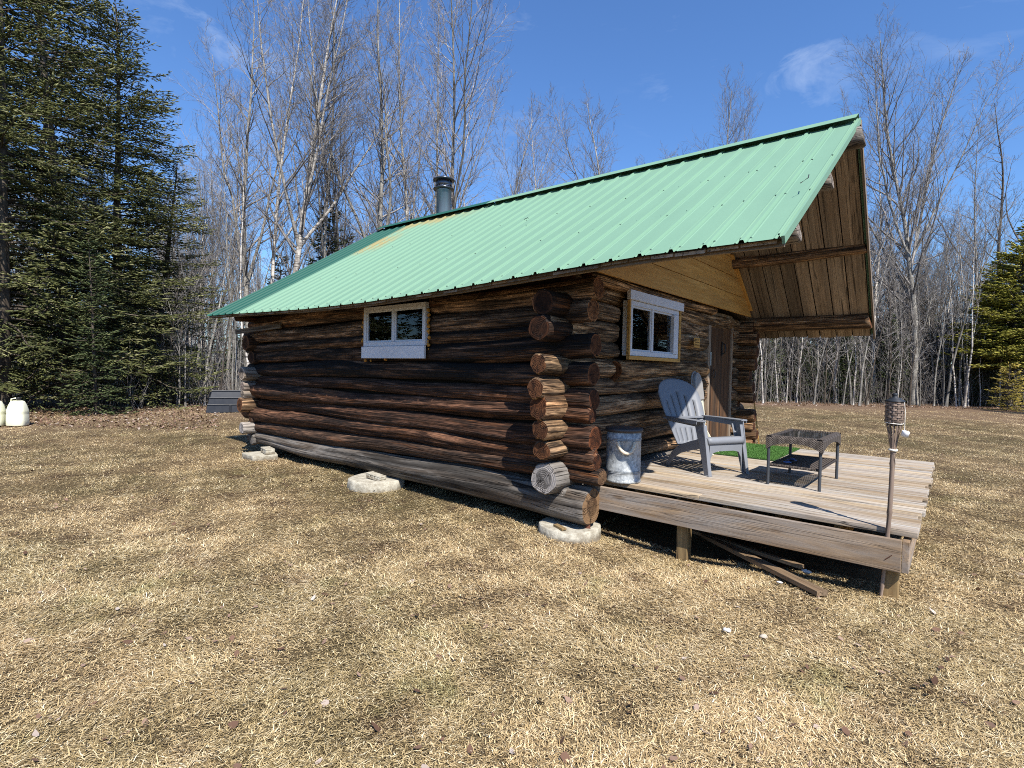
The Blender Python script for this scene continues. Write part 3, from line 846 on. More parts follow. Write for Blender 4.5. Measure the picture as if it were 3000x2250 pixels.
mb.build("door_handle", M_BLACK, door)
lp = at(2083, 1050, 0, DX + 0.04)
mb = MB(); mb.box(DX + 0.032, DX + 0.040, lp.y - 0.022, lp.y + 0.022, lp.z - 0.10, lp.z + 0.09); mb.build("hasp_plate", M_STEEL, door, bevel=0.002)
lp = at(2090, 1095, 0, DX + 0.03)
mb = MB(); pts = [Vector((DX + 0.04, lp.y + 0.045 * math.cos(t), lp.z + 0.06 * math.sin(t))) for t in np.linspace(0, 2 * math.pi, 15)]
mb.tube(pts, 0.006, 6, cap=False); mb.build("door_ring", M_BLACK, door)

# the cabin was drawn at 1 : 1.05
CAB.scale = (1.05, 1.05, 1.05)
CAB.location = (-5.985, 6.6465, -0.075)

# ------------------------------------------------------------------ flue pipe
M_FLUE = NT("stainless_flue", 0.25, 0.5, 0.35)
c = M_FLUE.coords(); M_FLUE.color(M_FLUE.mix(M_FLUE.noise(M_FLUE.map(c, (9, 9, 0.6)), 1, 4), (0.13, 0.19, 0.27), (0.36, 0.44, 0.54)))
M_FLUE.bump(M_FLUE.noise(M_FLUE.map(c, (6, 6, 1)), 1, 3), 0.1, 0.01)
fl = empty("flue_pipe", (-7.98, 7.28, 3.81), 0, "shiny stainless steel stove flue with a ribbed rain cap rising behind the ridge", "chimney pipe")
mb = MB(); mb.lathe([(0.145, 0), (0.145, 1.22), (0.150, 1.222), (0.150, 1.25), (0.145, 1.252)]); mb.build("pipe", M_FLUE.m, fl, world_space=False)
mb = MB()
mb.lathe([(0.146, 1.24), (0.205, 1.25), (0.215, 1.262), (0.205, 1.275), (0.16, 1.285), (0.16, 1.30)])
mb.lathe([(0.150, 1.33), (0.155, 1.335), (0.155, 1.40), (0.150, 1.405)])
mb.lathe([(0.0001, 1.50), (0.09, 1.50), (0.175, 1.475), (0.215, 1.45), (0.218, 1.435), (0.16, 1.425), (0.0001, 1.42)])
for k in range(8):
    t = k * math.pi / 4; mb.beam((0.15 * math.cos(t), 0.15 * math.sin(t), 1.28), (0.15 * math.cos(t), 0.15 * math.sin(t), 1.44), 0.012, 0.012)
mb.build("rain_cap", plain("dark_cap_metal", (0.09, 0.10, 0.12), 0.25, 0.6, metal=0.7), fl, world_space=False)
mb = MB(); mb.lathe([(0.24, -0.10), (0.20, 0.02), (0.152, 0.10), (0.152, 0.16)]); mb.build("flashing", M_ROOF_D, fl, world_space=False)

# ------------------------------------------------------------------ deck
HD = 0.472
DK = empty("wooden_deck", (-1.4, 6.3, 0), 0, "low grey weathered plank deck on short posts in front of the cabin door", "deck")
mb = MB(); R = random.Random(9)
y = 4.395; n = 0
while y < 8.2:
    xe = -0.155 + R.uniform(-0.012, 0.014) - (0.02 if n % 5 == 3 else 0); xs = -2.735
    th = 0.040
    jog = R.uniform(-0.002, 0.002)
    splits = [xs, xe] if n % 3 else [xs, -1.4 + R.uniform(-0.3, 0.3), xe]
    for a, b in zip(splits[:-1], splits[1:]):
        mb.box(a + 0.001, b - 0.001, y, y + 0.137, HD - th + jog, HD + jog, rv=R.random())
    y += 0.142; n += 1
deck_far = y
mb.build("deck_boards", M_DECK, DK, bevel=0.004)
mb = MB(); mb.box(-2.70, -0.237, 4.315, 4.353, 0.205, 0.420, rv=0.4)
rim = mb.build("rim_board", M_RIM, DK, bevel=0.003)
mb = MB(); mb.box(-0.235, -0.195, 4.33, deck_far - 0.02, 0.205, 0.415, wcf=lambda v: (v.y, v.z, v.x), rv=0.7); mb.build("rim_board", M_RIM, DK, bevel=0.003)
mb = MB(); mb.box(-2.56, -0.237, deck_far - 0.06, deck_far - 0.022, 0.205, 0.415, rv=0.2); mb.build("rim_board", M_RIM, DK, bevel=0.003)
mb = MB()
for x in (-0.65, -1.05, -1.45, -1.85, -2.25):
    mb.box(x, x + 0.038, 4.50, deck_far - 0.07, 0.22, 0.420, wcf=lambda v: (v.y, v.z, v.x), rv=R.random())
mb.build("joists", M_POST, DK)
for (x, y, z0, z1) in ((-0.345, 4.392, -0.04, 0.30), (-1.80, 4.40, -0.22, 0.40), (-0.345, 8.03, -0.05, 0.40), (-1.80, 8.03, -0.05, 0.40)):
    mb = MB(); mb.box(x, x + 0.095, y, y + 0.095, z0, z1, wcf=lambda v: (v.z, v.x, v.y), rv=R.random()); mb.build("post", M_POST, DK, bevel=0.004)
# bent nail on the rim
p = at(2603, 1633, 1, 4.312)
MB().tube([p + Vector((-0.018, 0, -0.018)), p + Vector((0.018, -0.004, 0.02))], 0.0025, 5).build("bent_nail", M_RUST, rim)

# ------------------------------------------------------------------ concrete footings
def conc_mat():
    k = NT("rough_concrete", 0.92, 0.15); c = k.coords()
    n = k.noise(c, 14, 7, 0.7); n2 = k.noise(c, 70, 3, 0.7); z = k.sep(c)[2]
    col = k.mix(k.ramp(n, [(0.35, 0.0), (0.65, 1.0)]), (0.26, 0.23, 0.175), (0.52, 0.49, 0.405))
    col = k.mix(k.ramp(n2, [(0.60, 0.0), (0.70, 0.6)]), col, (0.16, 0.14, 0.11))
    col = k.mix(k.math('MULTIPLY', k.ramp(k.math('ADD', z, k.math('MULTIPLY', n, 0.05)), [(0.035, 1.0), (0.075, 0.0)]), 0.6), col, (0.12, 0.085, 0.05))
    k.color(col); k.bump(k.math('ADD', n, k.math('MULTIPLY', n2, 0.5)), 0.7, 0.012); return k.m
M_CONC = conc_mat()
def footing(name, c, r, z0, z1, label, group="concrete footings under the cabin"):
    R = random.Random(int(abs(c[0]) * 100))
    e = empty(name, (c[0], c[1], z0), 0, label, "footing", group)
    mb = MB(); n = 56
    prof = [(0.001, 1), (0.5, 1), (0.90, 1.0), (0.965, 0.985), (0.985, 0.93), (1.0, 0.4), (1.0, -0.6)]
    vs = []
    ph = R.uniform(0, 6)
    for rr, zz in prof:
        for k in range(n):
            t = 2 * math.pi * k / n
            q = r * rr * (1 + 0.016 * math.sin(3 * t + ph) + 0.010 * math.sin(11 * t) + R.uniform(-0.006, 0.006))
            vs.append((q * math.cos(t), q * math.sin(t), (z1 - z0) * zz + 0.004 * math.sin(4 * t + rr * 3)))
    fs = [(i * n + k, i * n + (k + 1) % n, (i + 1) * n + (k + 1) % n, (i + 1) * n + k) for i in range(len(prof) - 1) for k in range(n)]
    mb.add(vs, [tuple(reversed(f)) for f in fs], 0, None, True)
    mb.build("pad", M_CONC, e, world_space=False)
    return e
footing("footing", (-2.75, 4.17, 0), 0.295, -0.04, 0.052, "round pale concrete footing under the near front corner of the cabin")
footing("footing", (-5.52, 3.98, 0), 0.345, -0.02, 0.115, "round concrete footing halfway along the side wall, cinder block on top")
f3 = empty("footing", (-8.50, 3.92, 0), 0, "flat broken concrete slab footing under the far back corner of the cabin", "footing", "concrete footings under the cabin")
mb = MB(); mb.prism([(-0.26, -0.20), (0.22, -0.24), (0.30, 0.12), (-0.2, 0.3)], -0.03, 0.075); mb.build("pad", M_CONC, f3, bevel=0.012, world_space=False)
# cinder block with cores
def cinder(loc, rz, tilt, label, s=1.0):
    e = empty("cinder_block", loc, rz, label, "block")
    e.rotation_euler = (tilt[0], tilt[1], rz)
    mb = MB()
    Lb, Wb, Hb = 0.34 * s, 0.15 * s, 0.09 * s
    mb.box(-Lb / 2, Lb / 2, -Wb / 2, -Wb / 2 + 0.03, 0, 0.018); mb.box(-Lb / 2, Lb / 2, -Wb / 2, Wb / 2, 0.0, 0.022)
    mb2 = MB()
    mb2.box(-Lb / 2, Lb / 2, -Wb / 2, Wb / 2, 0, 0.024 * s)
    mb2.box(-Lb / 2, Lb / 2, -Wb / 2, Wb / 2, Hb - 0.024 * s, Hb)
    for x, w_ in ((-Lb / 2, 0.07), (-0.035, 0.045), (Lb / 2 - 0.14 * s, 0.14 * s)): mb2.box(x, x + w_, -Wb / 2 + 0.002, Wb / 2 - 0.002, 0.0242 * s, Hb - 0.0242 * s)
    mb2.build("block_body", M_CONC, e, bevel=0.006, world_space=False)
cinder((-5.42, 3.90, 0.118), math.radians(8), (0, 0.12), "pale cinder block showing its hollow cores, wedged on the middle footing", 0.72)
cinder((-8.42, 3.98, 0.078), math.radians(-12), (0.0, 0.0), "weathered grey block wedged between slab and log at the far back corner", 0.95)
mb = MB(); mb.beam((-2.80, 4.01, 0.066), (-2.66, 3.95, 0.066), 0.05, 0.022, rv=0.4)
tag(mb.build("wood_shim", M_POST, None, bevel=0.003), "short pale wood offcut lying on the near round footing", "offcut")
mb = MB(); q = Vector((-2.56, 4.14, 0.052))
mb.prism([(0, 0), (0.05, 0), (0.045, 0.05), (0.06, 0.10), (0.03, 0.11), (0.0, 0.10), (0.012, 0.055)], -0.003, 0.003, axis=1, M=Matrix.Translation(q) @ Euler((-0.25, 0, 0.5)).to_matrix().to_4x4())
tag(mb.build("iron_bracket", M_RUST, None), "small rusty iron bracket standing on the near round footing", "bracket")

# ------------------------------------------------------------------ galvanised bin
def galv():
    k = NT("galvanised_steel", 0.5, 0.3, 0.12)
    c = k.coords()
    vo = k.n("ShaderNodeTexVoronoi"); k.put(vo.inputs['Vector'], k.map(c, (1, 1, 1))); vo.inputs['Scale'].default_value = 55
    vo2 = k.n("ShaderNodeTexVoronoi"); k.put(vo2.inputs['Vector'], c); vo2.inputs['Scale'].default_value = 22
    n = k.noise(c, 9, 5, 0.6)
    f = k.math('ADD', k.math('MULTIPLY', k.sep(vo.outputs['Color'])[0], 0.5), k.math('MULTIPLY', k.sep(vo2.outputs['Color'])[0], 0.3))
    z_ = k.sep(c)[2]; ln_ = None
    for q in (0.086, 0.098, 0.110, 0.389, 0.401, 0.413):  # relief shade of the raised rings painted as dark lines beside them
        w_ = k.math('LESS_THAN', k.math('ABSOLUTE', k.math('SUBTRACT', z_, q)), 0.0022)
        ln_ = w_ if ln_ is None else k.math('MAXIMUM', ln_, w_)
    cc_ = k.mix(k.math('ADD', f, k.math('MULTIPLY', n, 0.2)), (0.14, 0.15, 0.155), (0.52, 0.54, 0.535))
    k.color(k.mix(k.math('MULTIPLY', ln_, 0.8), cc_, (0.05, 0.055, 0.06)))
    k.rough(k.math('MULTIPLY_ADD', f, 0.3, 0.30)); k.bump(f, 0.15, 0.004)
    return k.m
M_GALV = galv()
M_ROPE = plain("rope_fibre", (0.68, 0.58, 0.44), 0.9, 0.1, var=0.25, nscale=120, bump=0.4)
BN = empty("metal_bin", (-2.375, 4.49, HD), 0, "galvanised metal bin with a dark lid and a rope handle by the cabin corner", "bin")
mb = MB(); rb = 0.160
prof = [(rb - 0.004, 0.0), (rb + 0.004, 0.004), (rb + 0.004, 0.02), (rb, 0.024), (rb, 0.085)]
for z in (0.092, 0.104, 0.395, 0.407): 
    prof += [(rb, z - 0.005), (rb + 0.0035, z), (rb, z + 0.005)]
prof += [(rb, 0.49), (rb - 0.004, 0.495)]
mb.lathe(prof, n=56); mb.build("body", M_GALV, BN, world_space=False)
mb = MB(); mb.lathe([(rb + 0.006, 0.468), (rb + 0.014, 0.470), (rb + 0.016, 0.492), (rb + 0.010, 0.502), (0.10, 0.512), (0.0001, 0.514)], n=56)
mb.build("lid", plain("dark_lid", (0.06, 0.055, 0.055), 0.45, 0.4, metal=0.3), BN, world_space=False)
# rope handle hangs towards the camera
ang = math.atan2(-4.49 - 0.0, 2.375) + 0.16
def onbin(da, z, dr): return Vector(((rb + dr) * math.cos(ang + da), (rb + dr) * math.sin(ang + da), z))
hpth = []
for i in range(29):
    t = -1 + 2 * i / 28
    hpth.append(onbin(0.46 * t, 0.385 - 0.098 * max(0, 1 - t * t) ** 0.75, 0.010 + 0.03 * (1 - t * t)))
mb = MB()
for s_ in range(3):
    pts = []
    for i in range(28 * 4 + 1):
        q = i / 4; j = min(27, int(q)); p = hpth[j].lerp(hpth[j + 1], q - j)
        d = (hpth[j + 1] - hpth[j]).normalized(); u = d.cross(Vector((0, 0, 1))); u = u.normalized() if u.length > 0.1 else Vector((1, 0, 0)); w = d.cross(u)
        tt = i * 0.42 + s_ * 2.094
        pts.append(p + (u * math.cos(tt) + w * math.sin(tt)) * 0.0078)
    mb.tube(pts, 0.0088, 6)
mb.build("rope_handle", M_ROPE, BN, world_space=False)
for sgn in (-1, 1):
    c0 = onbin(0.46 * sgn, 0.378, 0.004); mb = MB(); d = onbin(0.46 * sgn, 0.378, 0.02) - c0
    mb.tube([c0, c0 + d.normalized() * 0.016], [0.010, 0.009], 12); mb.build("handle_ring", M_BLACK, BN, world_space=False)

# ------------------------------------------------------------------ adirondack chair
def resin(name, c): return plain(name, c, 0.5, 0.35, var=0.05, nscale=60, bump=0.05)
M_RESIN = resin("grey_resin", (0.19, 0.20, 0.22))
CH = empty("garden_chair", (-2.02, 5.66, HD), math.radians(-27.5), "grey plastic slatted garden armchair with a fan shaped back on the deck", "chair")
def chair_back(parent, mat):
    mb = MB(); hw0 = 0.20
    base = Vector((-0.27, 0, 0.22)); ax = Vector((-0.40, 0, 0.92)).normalized(); nr = Vector((0.92, 0, 0.40)).normalized()
    Ht = 0.81; ns = 6
    def hw(v): return 0.185 + 0.100 * math.sin(min(1, v / 0.85) * math.pi / 2)
    def top(s): return Ht * (0.70 + 0.29 * math.sqrt(max(0.0, 1 - (abs(s) * 0.985) ** 2.1)))
    cols = []
    for k in range(ns):
        a = -1 + 2 * k / ns; b = a + 2 / ns
        g = 0.018
        cols += [a + (g if k else 0), (a + b) / 2, b - (g if k < ns - 1 else 0)]
    nv = 40
    def P(s, v):
        h = top(s) * v
        w_ = hw(v)
        rnd_ = 1.0
        x = s * w_ * rnd_
        return base + ax * h + Vector((0, x, 0)) + nr * (0.05 * (s * s) + 0.02 * math.sin(v * 3))
    vs = [P(s, j / nv) for j in range(nv + 1) for s in cols]
    n = len(cols); fs = []
    for j in range(nv):
        v = (j + 0.5) / nv
        for i in range(n - 1):
            gap = (i % 3 == 2)
            kk = i // 3
            topv = 0.80 - 0.05 * abs(kk - 2)
            if gap and (0.06 < v < 0.24 or 0.32 < v < topv): continue
            fs.append((j * n + i, j * n + i + 1, (j + 1) * n + i + 1, (j + 1) * n + i))
    mb.add(vs, fs, 0, None, True)
    return mb.build("backrest", mat, parent, world_space=False, solid=0.014)
chair_back(CH, M_RESIN)
# seat: curved slatted surface
mb = MB(); ns = 7; prof = [(-0.28, 0.235), (-0.10, 0.265), (0.02, 0.30), (0.14, 0.345), (0.23, 0.375), (0.27, 0.372), (0.285, 0.35), (0.287, 0.31)]
for i in range(len(prof) - 1):
    pass
vs = []; cols = []
for k in range(ns):
    a = -0.24 + 0.48 * k / ns; cols += [a + 0.004, a + 0.48 / ns - 0.004]
vs = [Vector((x, c_, z)) for x, z in prof for c_ in cols]; n = len(cols); fs = []
for j in range(len(prof) - 1):
    for i in range(n - 1):
        if i % 2 and 0 < j < 4: continue
        fs.append((j * n + i, j * n + i + 1, (j + 1) * n + i + 1, (j + 1) * n + i))
mb.add(vs, fs, 0, None, True); mb.build("seat", M_RESIN, CH, world_space=False, solid=0.012)
# front apron with arch
mb = MB()
arch = [(-0.245, 0.02), (-0.215, 0.02), (-0.20, 0.17), (-0.17, 0.225), (-0.10, 0.24), (0.10, 0.24), (0.17, 0.225), (0.20, 0.17), (0.215, 0.02), (0.245, 0.02), (0.245, 0.34), (-0.245, 0.34)]
def arched(lo, hi):
    # strips so the outline stays concave-safe
    for i in range(1, 8):
        (y0, z0), (y1, z1) = arch[i], arch[i + 1]
        if abs(y1 - y0) > 1e-6:
            mb.prism([(y0, z0), (y1, z1), (y1, 0.34), (y0, 0.34)], lo, hi, axis=0)
arched(0.272, 0.284)
mb.build("apron", M_RESIN, CH, world_space=False)
for s in (-1, 1):
    # front leg: wide ribbed post from arm to foot
    mb = MB()
    mb.beam((0.18, s * 0.262, 0.545), (0.305, s * 0.262, 0.0), 0.012, 0.125, 0.012, 0.062, up=(1, 0, 0))
    mb.beam((0.235, s * 0.245, 0.50), (0.335, s * 0.245, 0.0), 0.05, 0.012, 0.034, 0.012, up=(1, 0, 0))
    mb.beam((0.125, s * 0.245, 0.50), (0.276, s * 0.245, 0.0), 0.05, 0.010, 0.03, 0.010, up=(1, 0, 0))
    mb.beam((0.292, s * 0.25, 0.006), (0.345, s * 0.25, 0.006), 0.05, 0.012)
    mb.build("leg", M_RESIN, CH, bevel=0.004, world_space=False)
    # rear leg: curved from seat side to rear foot
    mb = MB(); pr = [(0.26, 0.33), (0.05, 0.27), (-0.12, 0.21), (-0.22, 0.14), (-0.29, 0.05), (-0.325, 0.0)]
    th = [0.10, 0.095, 0.085, 0.07, 0.055, 0.045]
    for i in range(5):
        mb.beam((pr[i][0], s * 0.248, pr[i][1]), (pr[i + 1][0], s * 0.248, pr[i + 1][1]), 0.012, th[i], 0.012, th[i + 1], up=(0, 0, 1))
        mb.beam((pr[i][0] + 0.01, s * 0.232, pr[i][1] + th[i] * 0.46), (pr[i + 1][0] + 0.01, s * 0.232, pr[i + 1][1] + th[i + 1] * 0.46), 0.035, 0.010, up=(0, 0, 1))
    mb.build("leg", M_RESIN, CH, bevel=0.003, world_space=False)
    # armrest
    mb = MB()
    out = [(0.245, 0.235), (0.26, 0.30), (0.22, 0.335), (0.05, 0.335), (-0.20, 0.305), (-0.34, 0.27), (-0.34, 0.235), (-0.18, 0.24), (0.05, 0.238)]
    mb.prism([(x, s * y) for x, y in (out if s > 0 else out[::-1])], 0.535, 0.550)
    for i in range(2, 5):
        mb.beam((out[i][0], s * (out[i][1] - 0.004), 0.524), (out[i + 1][0], s * (out[i + 1][1] - 0.004), 0.524), 0.008, 0.030)
    mb.beam((-0.30, s * 0.25, 0.52), (0.2, s * 0.262, 0.50), 0.010, 0.05, up=(0, 0, 1))
    mb.build("armrest", M_RESIN, CH, bevel=0.004, world_space=False)
mb = MB(); mb.beam((-0.335, -0.29, 0.528), (-0.335, 0.29, 0.528), 0.05, 0.02); mb.build("back_brace", M_RESIN, CH, bevel=0.003, world_space=False)

# ------------------------------------------------------------------ cream folding chair leaning behind it
M_CREAM = plain("cream_plastic", (0.62, 0.60, 0.47), 0.5, 0.35, var=0.08)
M_PAD = plain("grey_padding", (0.30, 0.29, 0.28), 0.9, 0.1, var=0.06, nscale=90)
FC = empty("folding_chair", (-2.47, 6.80, HD), math.radians(6), "cream folding chair with a rounded grey padded top leaning on the log wall", "chair")
Mt = Matrix.Rotation(math.radians(-7), 4, 'Y')
mb = MB(); out = []
for i in range(15):
    t = math.pi * i / 14; out.append((0.18 * math.cos(t), 0.80 + 0.24 * math.sin(t) ** 0.8))
out = [(0.18, 0.68)] + out + [(-0.18, 0.68)]
mb.prism(out, 0.0, 0.045, axis=0, M=Mt); mb.build("padded_top", M_PAD, FC, bevel=0.012, world_space=False)
mb = MB(); mb.tube([Mt @ Vector((-0.005, y_ * 1.09, 0.68 + (z_ - 0.68) * 1.03)) for y_, z_ in out], 0.011, 8); mb.build("rim_tube", M_PAD, FC, world_space=False)
mb = MB(); mb.prism([(-0.19, 0.36), (0.19, 0.36), (0.18, 0.675), (-0.18, 0.675)], 0.0, 0.03, axis=0, M=Mt)
mb.box(0.005, 0.04, -0.15, 0.15, 0.30, 0.352, M=Mt); mb.build("back_panel", M_CREAM, FC, bevel=0.006, world_space=False)
for s in (-1, 1):
    MB().beam(Mt @ Vector((0.02, s * 0.13, 0.32)), Vector((0.16, s * 0.145, 0.0)), 0.028, 0.028).build("leg", M_CREAM, FC, bevel=0.004, world_space=False)
    MB().beam(Mt @ Vector((-0.02, s * 0.115, 0.34)), Vector((0.02, s * 0.12, 0.0)), 0.026, 0.026).build("leg", M_CREAM, FC, bevel=0.004, world_space=False)

# ------------------------------------------------------------------ wicker table
def wicker():
    k = NT("brown_wicker", 0.55, 0.3)
    wc = k.attr("wc"); s = k.sep(wc)
    rowf = k.math('MULTIPLY', s[1], 1 / 0.0095)
    row = k.math('FLOOR', rowf)
    colf = k.math('ADD', k.math('MULTIPLY', s[0], 1 / 0.022), k.math('MULTIPLY', row, 0.5))
    hx = k.math('ABSOLUTE', k.math('SINE', k.math('MULTIPLY', colf, math.pi)))
    hy = k.math('ABSOLUTE', k.math('SINE', k.math('MULTIPLY', rowf, math.pi)))
    h = k.math('MULTIPLY', k.math('POWER', hx, 0.5), k.math('POWER', hy, 0.6))
    n = k.noise(k.coords(), 40, 3)
    k.color(k.mix(k.ramp(h, [(0.2, 0.0), (0.75, 1.0)]), (0.014, 0.011, 0.010), k.mix(n, (0.085, 0.068, 0.058), (0.17, 0.14, 0.12))))
    k.bump(h, 1.0, 0.006)
    return k.m
M_WICK = wicker()
M_LEG = plain("dark_grey_powder_coat", (0.045, 0.05, 0.058), 0.45, 0.4)
M_TGLASS = NT("smoked_glass", 0.04, 0.6).color((0.012, 0.012, 0.013)).m
TB = empty("side_table", (-1.10, 5.735, HD), math.radians(-0.8), "small brown wicker side table with a dark glass top and a lower shelf", "table")
a_, b_ = 0.235, 0.425
mb = MB(); mb.box(-a_ + 0.04, a_ - 0.04, -b_ + 0.04, b_ - 0.04, 0.446, 0.454); mb.build("glass_top", M_TGLASS, TB, bevel=0.002, world_space=False)
def apron_side(p0, p1, nrm):
    n = 26; vs = []; wc = []
    p0 = Vector(p0); p1 = Vector(p1); nrm = Vector(nrm); ln = (p1 - p0).length
    for i in range(n + 1):
        t = i / n; p = p0.lerp(p1, t)
        arch_ = 0.066 * (1 - abs(2 * t - 1) ** 2.6)
        zb = 0.335 + arch_
        for q, z in enumerate((zb, 0.44, 0.462)):
            off = nrm * (0.0 if q < 2 else -0.012)
            vs.append(Vector((p.x, p.y, z)) + off); wc.append((t * ln, z, 0))
        vs.append(Vector((p.x, p.y, 0.464)) - nrm * 0.045); wc.append((t * ln, 0.49, 0))
        vs.append(Vector((p.x, p.y, 0.448)) - nrm * 0.05); wc.append((t * ln, 0.51, 0))
        vs.append(Vector((p.x, p.y, zb)) - nrm * 0.014); wc.append((t * ln, z, 0))
    m = 6; fs = []
    for i in range(n):
        for j in range(4): fs.append((i * m + j, (i + 1) * m + j, (i + 1) * m + j + 1, i * m + j + 1))
        fs.append((i * m + 5, (i + 1) * m + 5, (i + 1) * m, i * m))
    return vs, fs, wc
mb = MB()
for p0, p1, nn in (((-a_, -b_, 0), (a_, -b_, 0), (0, -1, 0)), ((a_, -b_, 0), (a_, b_, 0), (1, 0, 0)), ((a_, b_, 0), (-a_, b_, 0), (0, 1, 0)), ((-a_, b_, 0), (-a_, -b_, 0), (-1, 0, 0))):
    v_, f_, w_ = apron_side(p0, p1, nn); mb.add(v_, f_, 0, w_, False)
mb.build("woven_apron", M_WICK, TB, world_space=False)
for sx in (-1, 1):
    for sy in (-1, 1):
        MB().tube([(sx * (a_ - 0.022), sy * (b_ - 0.022), 0), (sx * (a_ - 0.022), sy * (b_ - 0.022), 0.40)], 0.0135, 12).build("leg", M_LEG, TB, world_space=False)
mb = MB(); sh = 0.185; aa, bb = a_ - 0.03, b_ - 0.03
mb.tube([(-aa, -bb, sh), (aa, -bb, sh), (aa, bb, sh), (-aa, bb, sh), (-aa, -bb, sh)], 0.013, 8)
for i in range(30):
    x = -aa + 2 * aa * (i + 0.5) / 30; mb.beam((x, -bb, sh), (x, bb, sh), 0.004, 0.004)
for i in range(54):
    y_ = -bb + 2 * bb * (i + 0.5) / 54; mb.beam((-aa, y_, sh + 0.004), (aa, y_, sh + 0.004), 0.0075, 0.003)
mb.build("shelf", M_WICK, TB, world_space=False)
# blue goggles-like item on the shelf
M_BLUE = plain("blue_plastic", (0.07, 0.13, 0.33), 0.35, 0.5)
gp = Vector((-1.16, 5.52, HD + sh + 0.016))
GG = empty("gloves", gp, 0.4, "blue and black crumpled work gloves lying on the table shelf", "gloves")
for k, (dx, dy, r, mt) in enumerate(((0, 0, 0.030, M_BLACK), (0.02, 0.075, 0.032, M_BLUE), (-0.035, -0.05, 0.022, M_BLUE), (0.01, 0.03, 0.026, M_BLACK))):
    mb = MB(); R = random.Random(k); prof = [(r * math.sin(t) * (1 + 0.2 * math.sin(5 * t)), -r * 0.5 * math.cos(t)) for t in np.linspace(0.02, 3.12, 9)]
    mb.lathe(prof, (dx, dy, r * 0.45), 14, 0, True)
    for f in range(3): mb.tube([(dx, dy, 0.012), (dx + 0.045 * math.cos(f + k), dy + 0.045 * math.sin(f + k), 0.01)], [0.010, 0.007], 6)
    mb.build("glove", mt, GG, world_space=False)

# ------------------------------------------------------------------ artificial turf mat
def turf():
    k = NT("artificial_turf", 0.7, 0.2); r = k.attr("rnd", 'Fac')
    k.color(k.mix(r, (0.035, 0.10, 0.018), (0.12, 0.26, 0.06))); return k.m
M_TURF = turf()
def blades(P, L, W, lean, mat, name, rndv, extra=None):
    """P base points (n,3); L length; W width; lean = tilt from vertical; returns mesh of bent blades"""
    n = len(P)
    az = nrs.uniform(0, 2 * np.pi, n) if extra is None else extra
    d = np.stack([np.cos(az), np.sin(az), np.zeros(n)], 1)
    sd = np.stack([-np.sin(az), np.cos(az), np.zeros(n)], 1)
    up = np.array([0, 0, 1.0])
    L_ = L[:, None]; W_ = W[:, None]
    l0 = lean[:, None]
    mid = P + (d * np.sin(l0) + up * np.cos(l0)) * L_ * 0.5
    l1 = np.clip(l0 + nrs.uniform(-0.3, 0.9, (n, 1)), 0, 1.75)
    d2 = d + sd * nrs.uniform(-0.5, 0.5, (n, 1))
    tip = mid + (d2 * np.sin(l1) + up * np.cos(l1)) * L_ * 0.5
    V = np.stack([P - sd * W_ * 0.5, P + sd * W_ * 0.5, mid - sd * W_ * 0.45, mid + sd * W_ * 0.45, tip], 1).reshape(-1, 3)
    b = np.arange(n) * 5
    Q = np.stack([b, b + 1, b + 3, b + 2], 1); T = np.stack([b + 2, b + 3, b + 4], 1)
    return np_mesh(name, V, Q, T, mat, {"rnd": np.repeat(rndv, 5)})
RX0, RX1, RY0, RY1 = -2.36, -1.62, 6.80, 8.16
n = 26000
P = np.stack([nrs.uniform(RX0, RX1, n), nrs.uniform(RY0, RY1, n), np.full(n, HD + 0.008)], 1)
tm = empty("turf_mat", ((RX0 + RX1) / 2, (RY0 + RY1) / 2, HD), 0, "bright green artificial grass mat lying on the deck before the door", "mat")
me = blades(P - np.array([(RX0 + RX1) / 2, (RY0 + RY1) / 2, HD]), nrs.uniform(0.012, 0.024, n), np.full(n, 0.0035), nrs.uniform(0, 0.7, n), M_TURF, "pile", nrs.uniform(0, 1, n))
o = bpy.data.objects.new("pile", me); COL.objects.link(o); o.parent = tm
mb = MB(); mb.box(RX0, RX1, RY0, RY1, HD + 0.003, HD + 0.010); mb.build("backing", plain("turf_backing", (0.03, 0.07, 0.02), 0.9), tm)

# ------------------------------------------------------------------ bamboo torch
TO = empty("garden_torch", (-0.34, 4.372, 0), 0, "tall bamboo garden torch with a woven head beside the deck corner", "torch")
M_BAMB = wood("bamboo_cane", (0.36, 0.27, 0.21), (0.16, 0.115, 0.09), stain_amt=0.15, streak=8, bump=0.1, knots=False, rough=0.45)
def hz(py): return at(2610, py, 1, 4.372).z
B0 = Vector((-0.345, 4.372, -0.03)); T0 = at(2616, 1325, 1, 4.372)
pts = []; rad = []
N = 40
for i in range(N + 1):
    t = i / N; p = B0.lerp(T0, t); p.x += 0.010 * math.sin(math.pi * t); pts.append(p)
    node = min(abs(t - q) for q in (0.1, 0.27, 0.42, 0.60, 0.76, 0.93))
    rad.append(lerp(0.0105, 0.0142, min(1, t * 1.6)) + (0.003 if node < 0.009 else 0))
MB().tube(pts, rad, 14).build("pole", M_BAMB, TO)
mb = MB()
axis_ = T0; zt = T0.z
for k in range(12):      # flared splints
    t = 2 * math.pi * k / 12; c_, s_ = math.cos(t), math.sin(t)
    pp = [(0.014, zt - 0.01), (0.017, zt + 0.035), (0.030, zt + 0.12), (0.044, zt + 0.19), (0.049, zt + 0.23), (0.050, zt + 0.345)]
    for i in range(5):
        p0 = Vector((axis_.x + pp[i][0] * c_, axis_.y + pp[i][0] * s_, pp[i][1])); p1 = Vector((axis_.x + pp[i + 1][0] * c_, axis_.y + pp[i + 1][0] * s_, pp[i + 1][1]))
        mb.beam(p0, p1, 0.0085, 0.003, up=(c_, s_, 0), rv=k / 12)
mb.build("splints", M_BAMB, TO)
mb = MB()
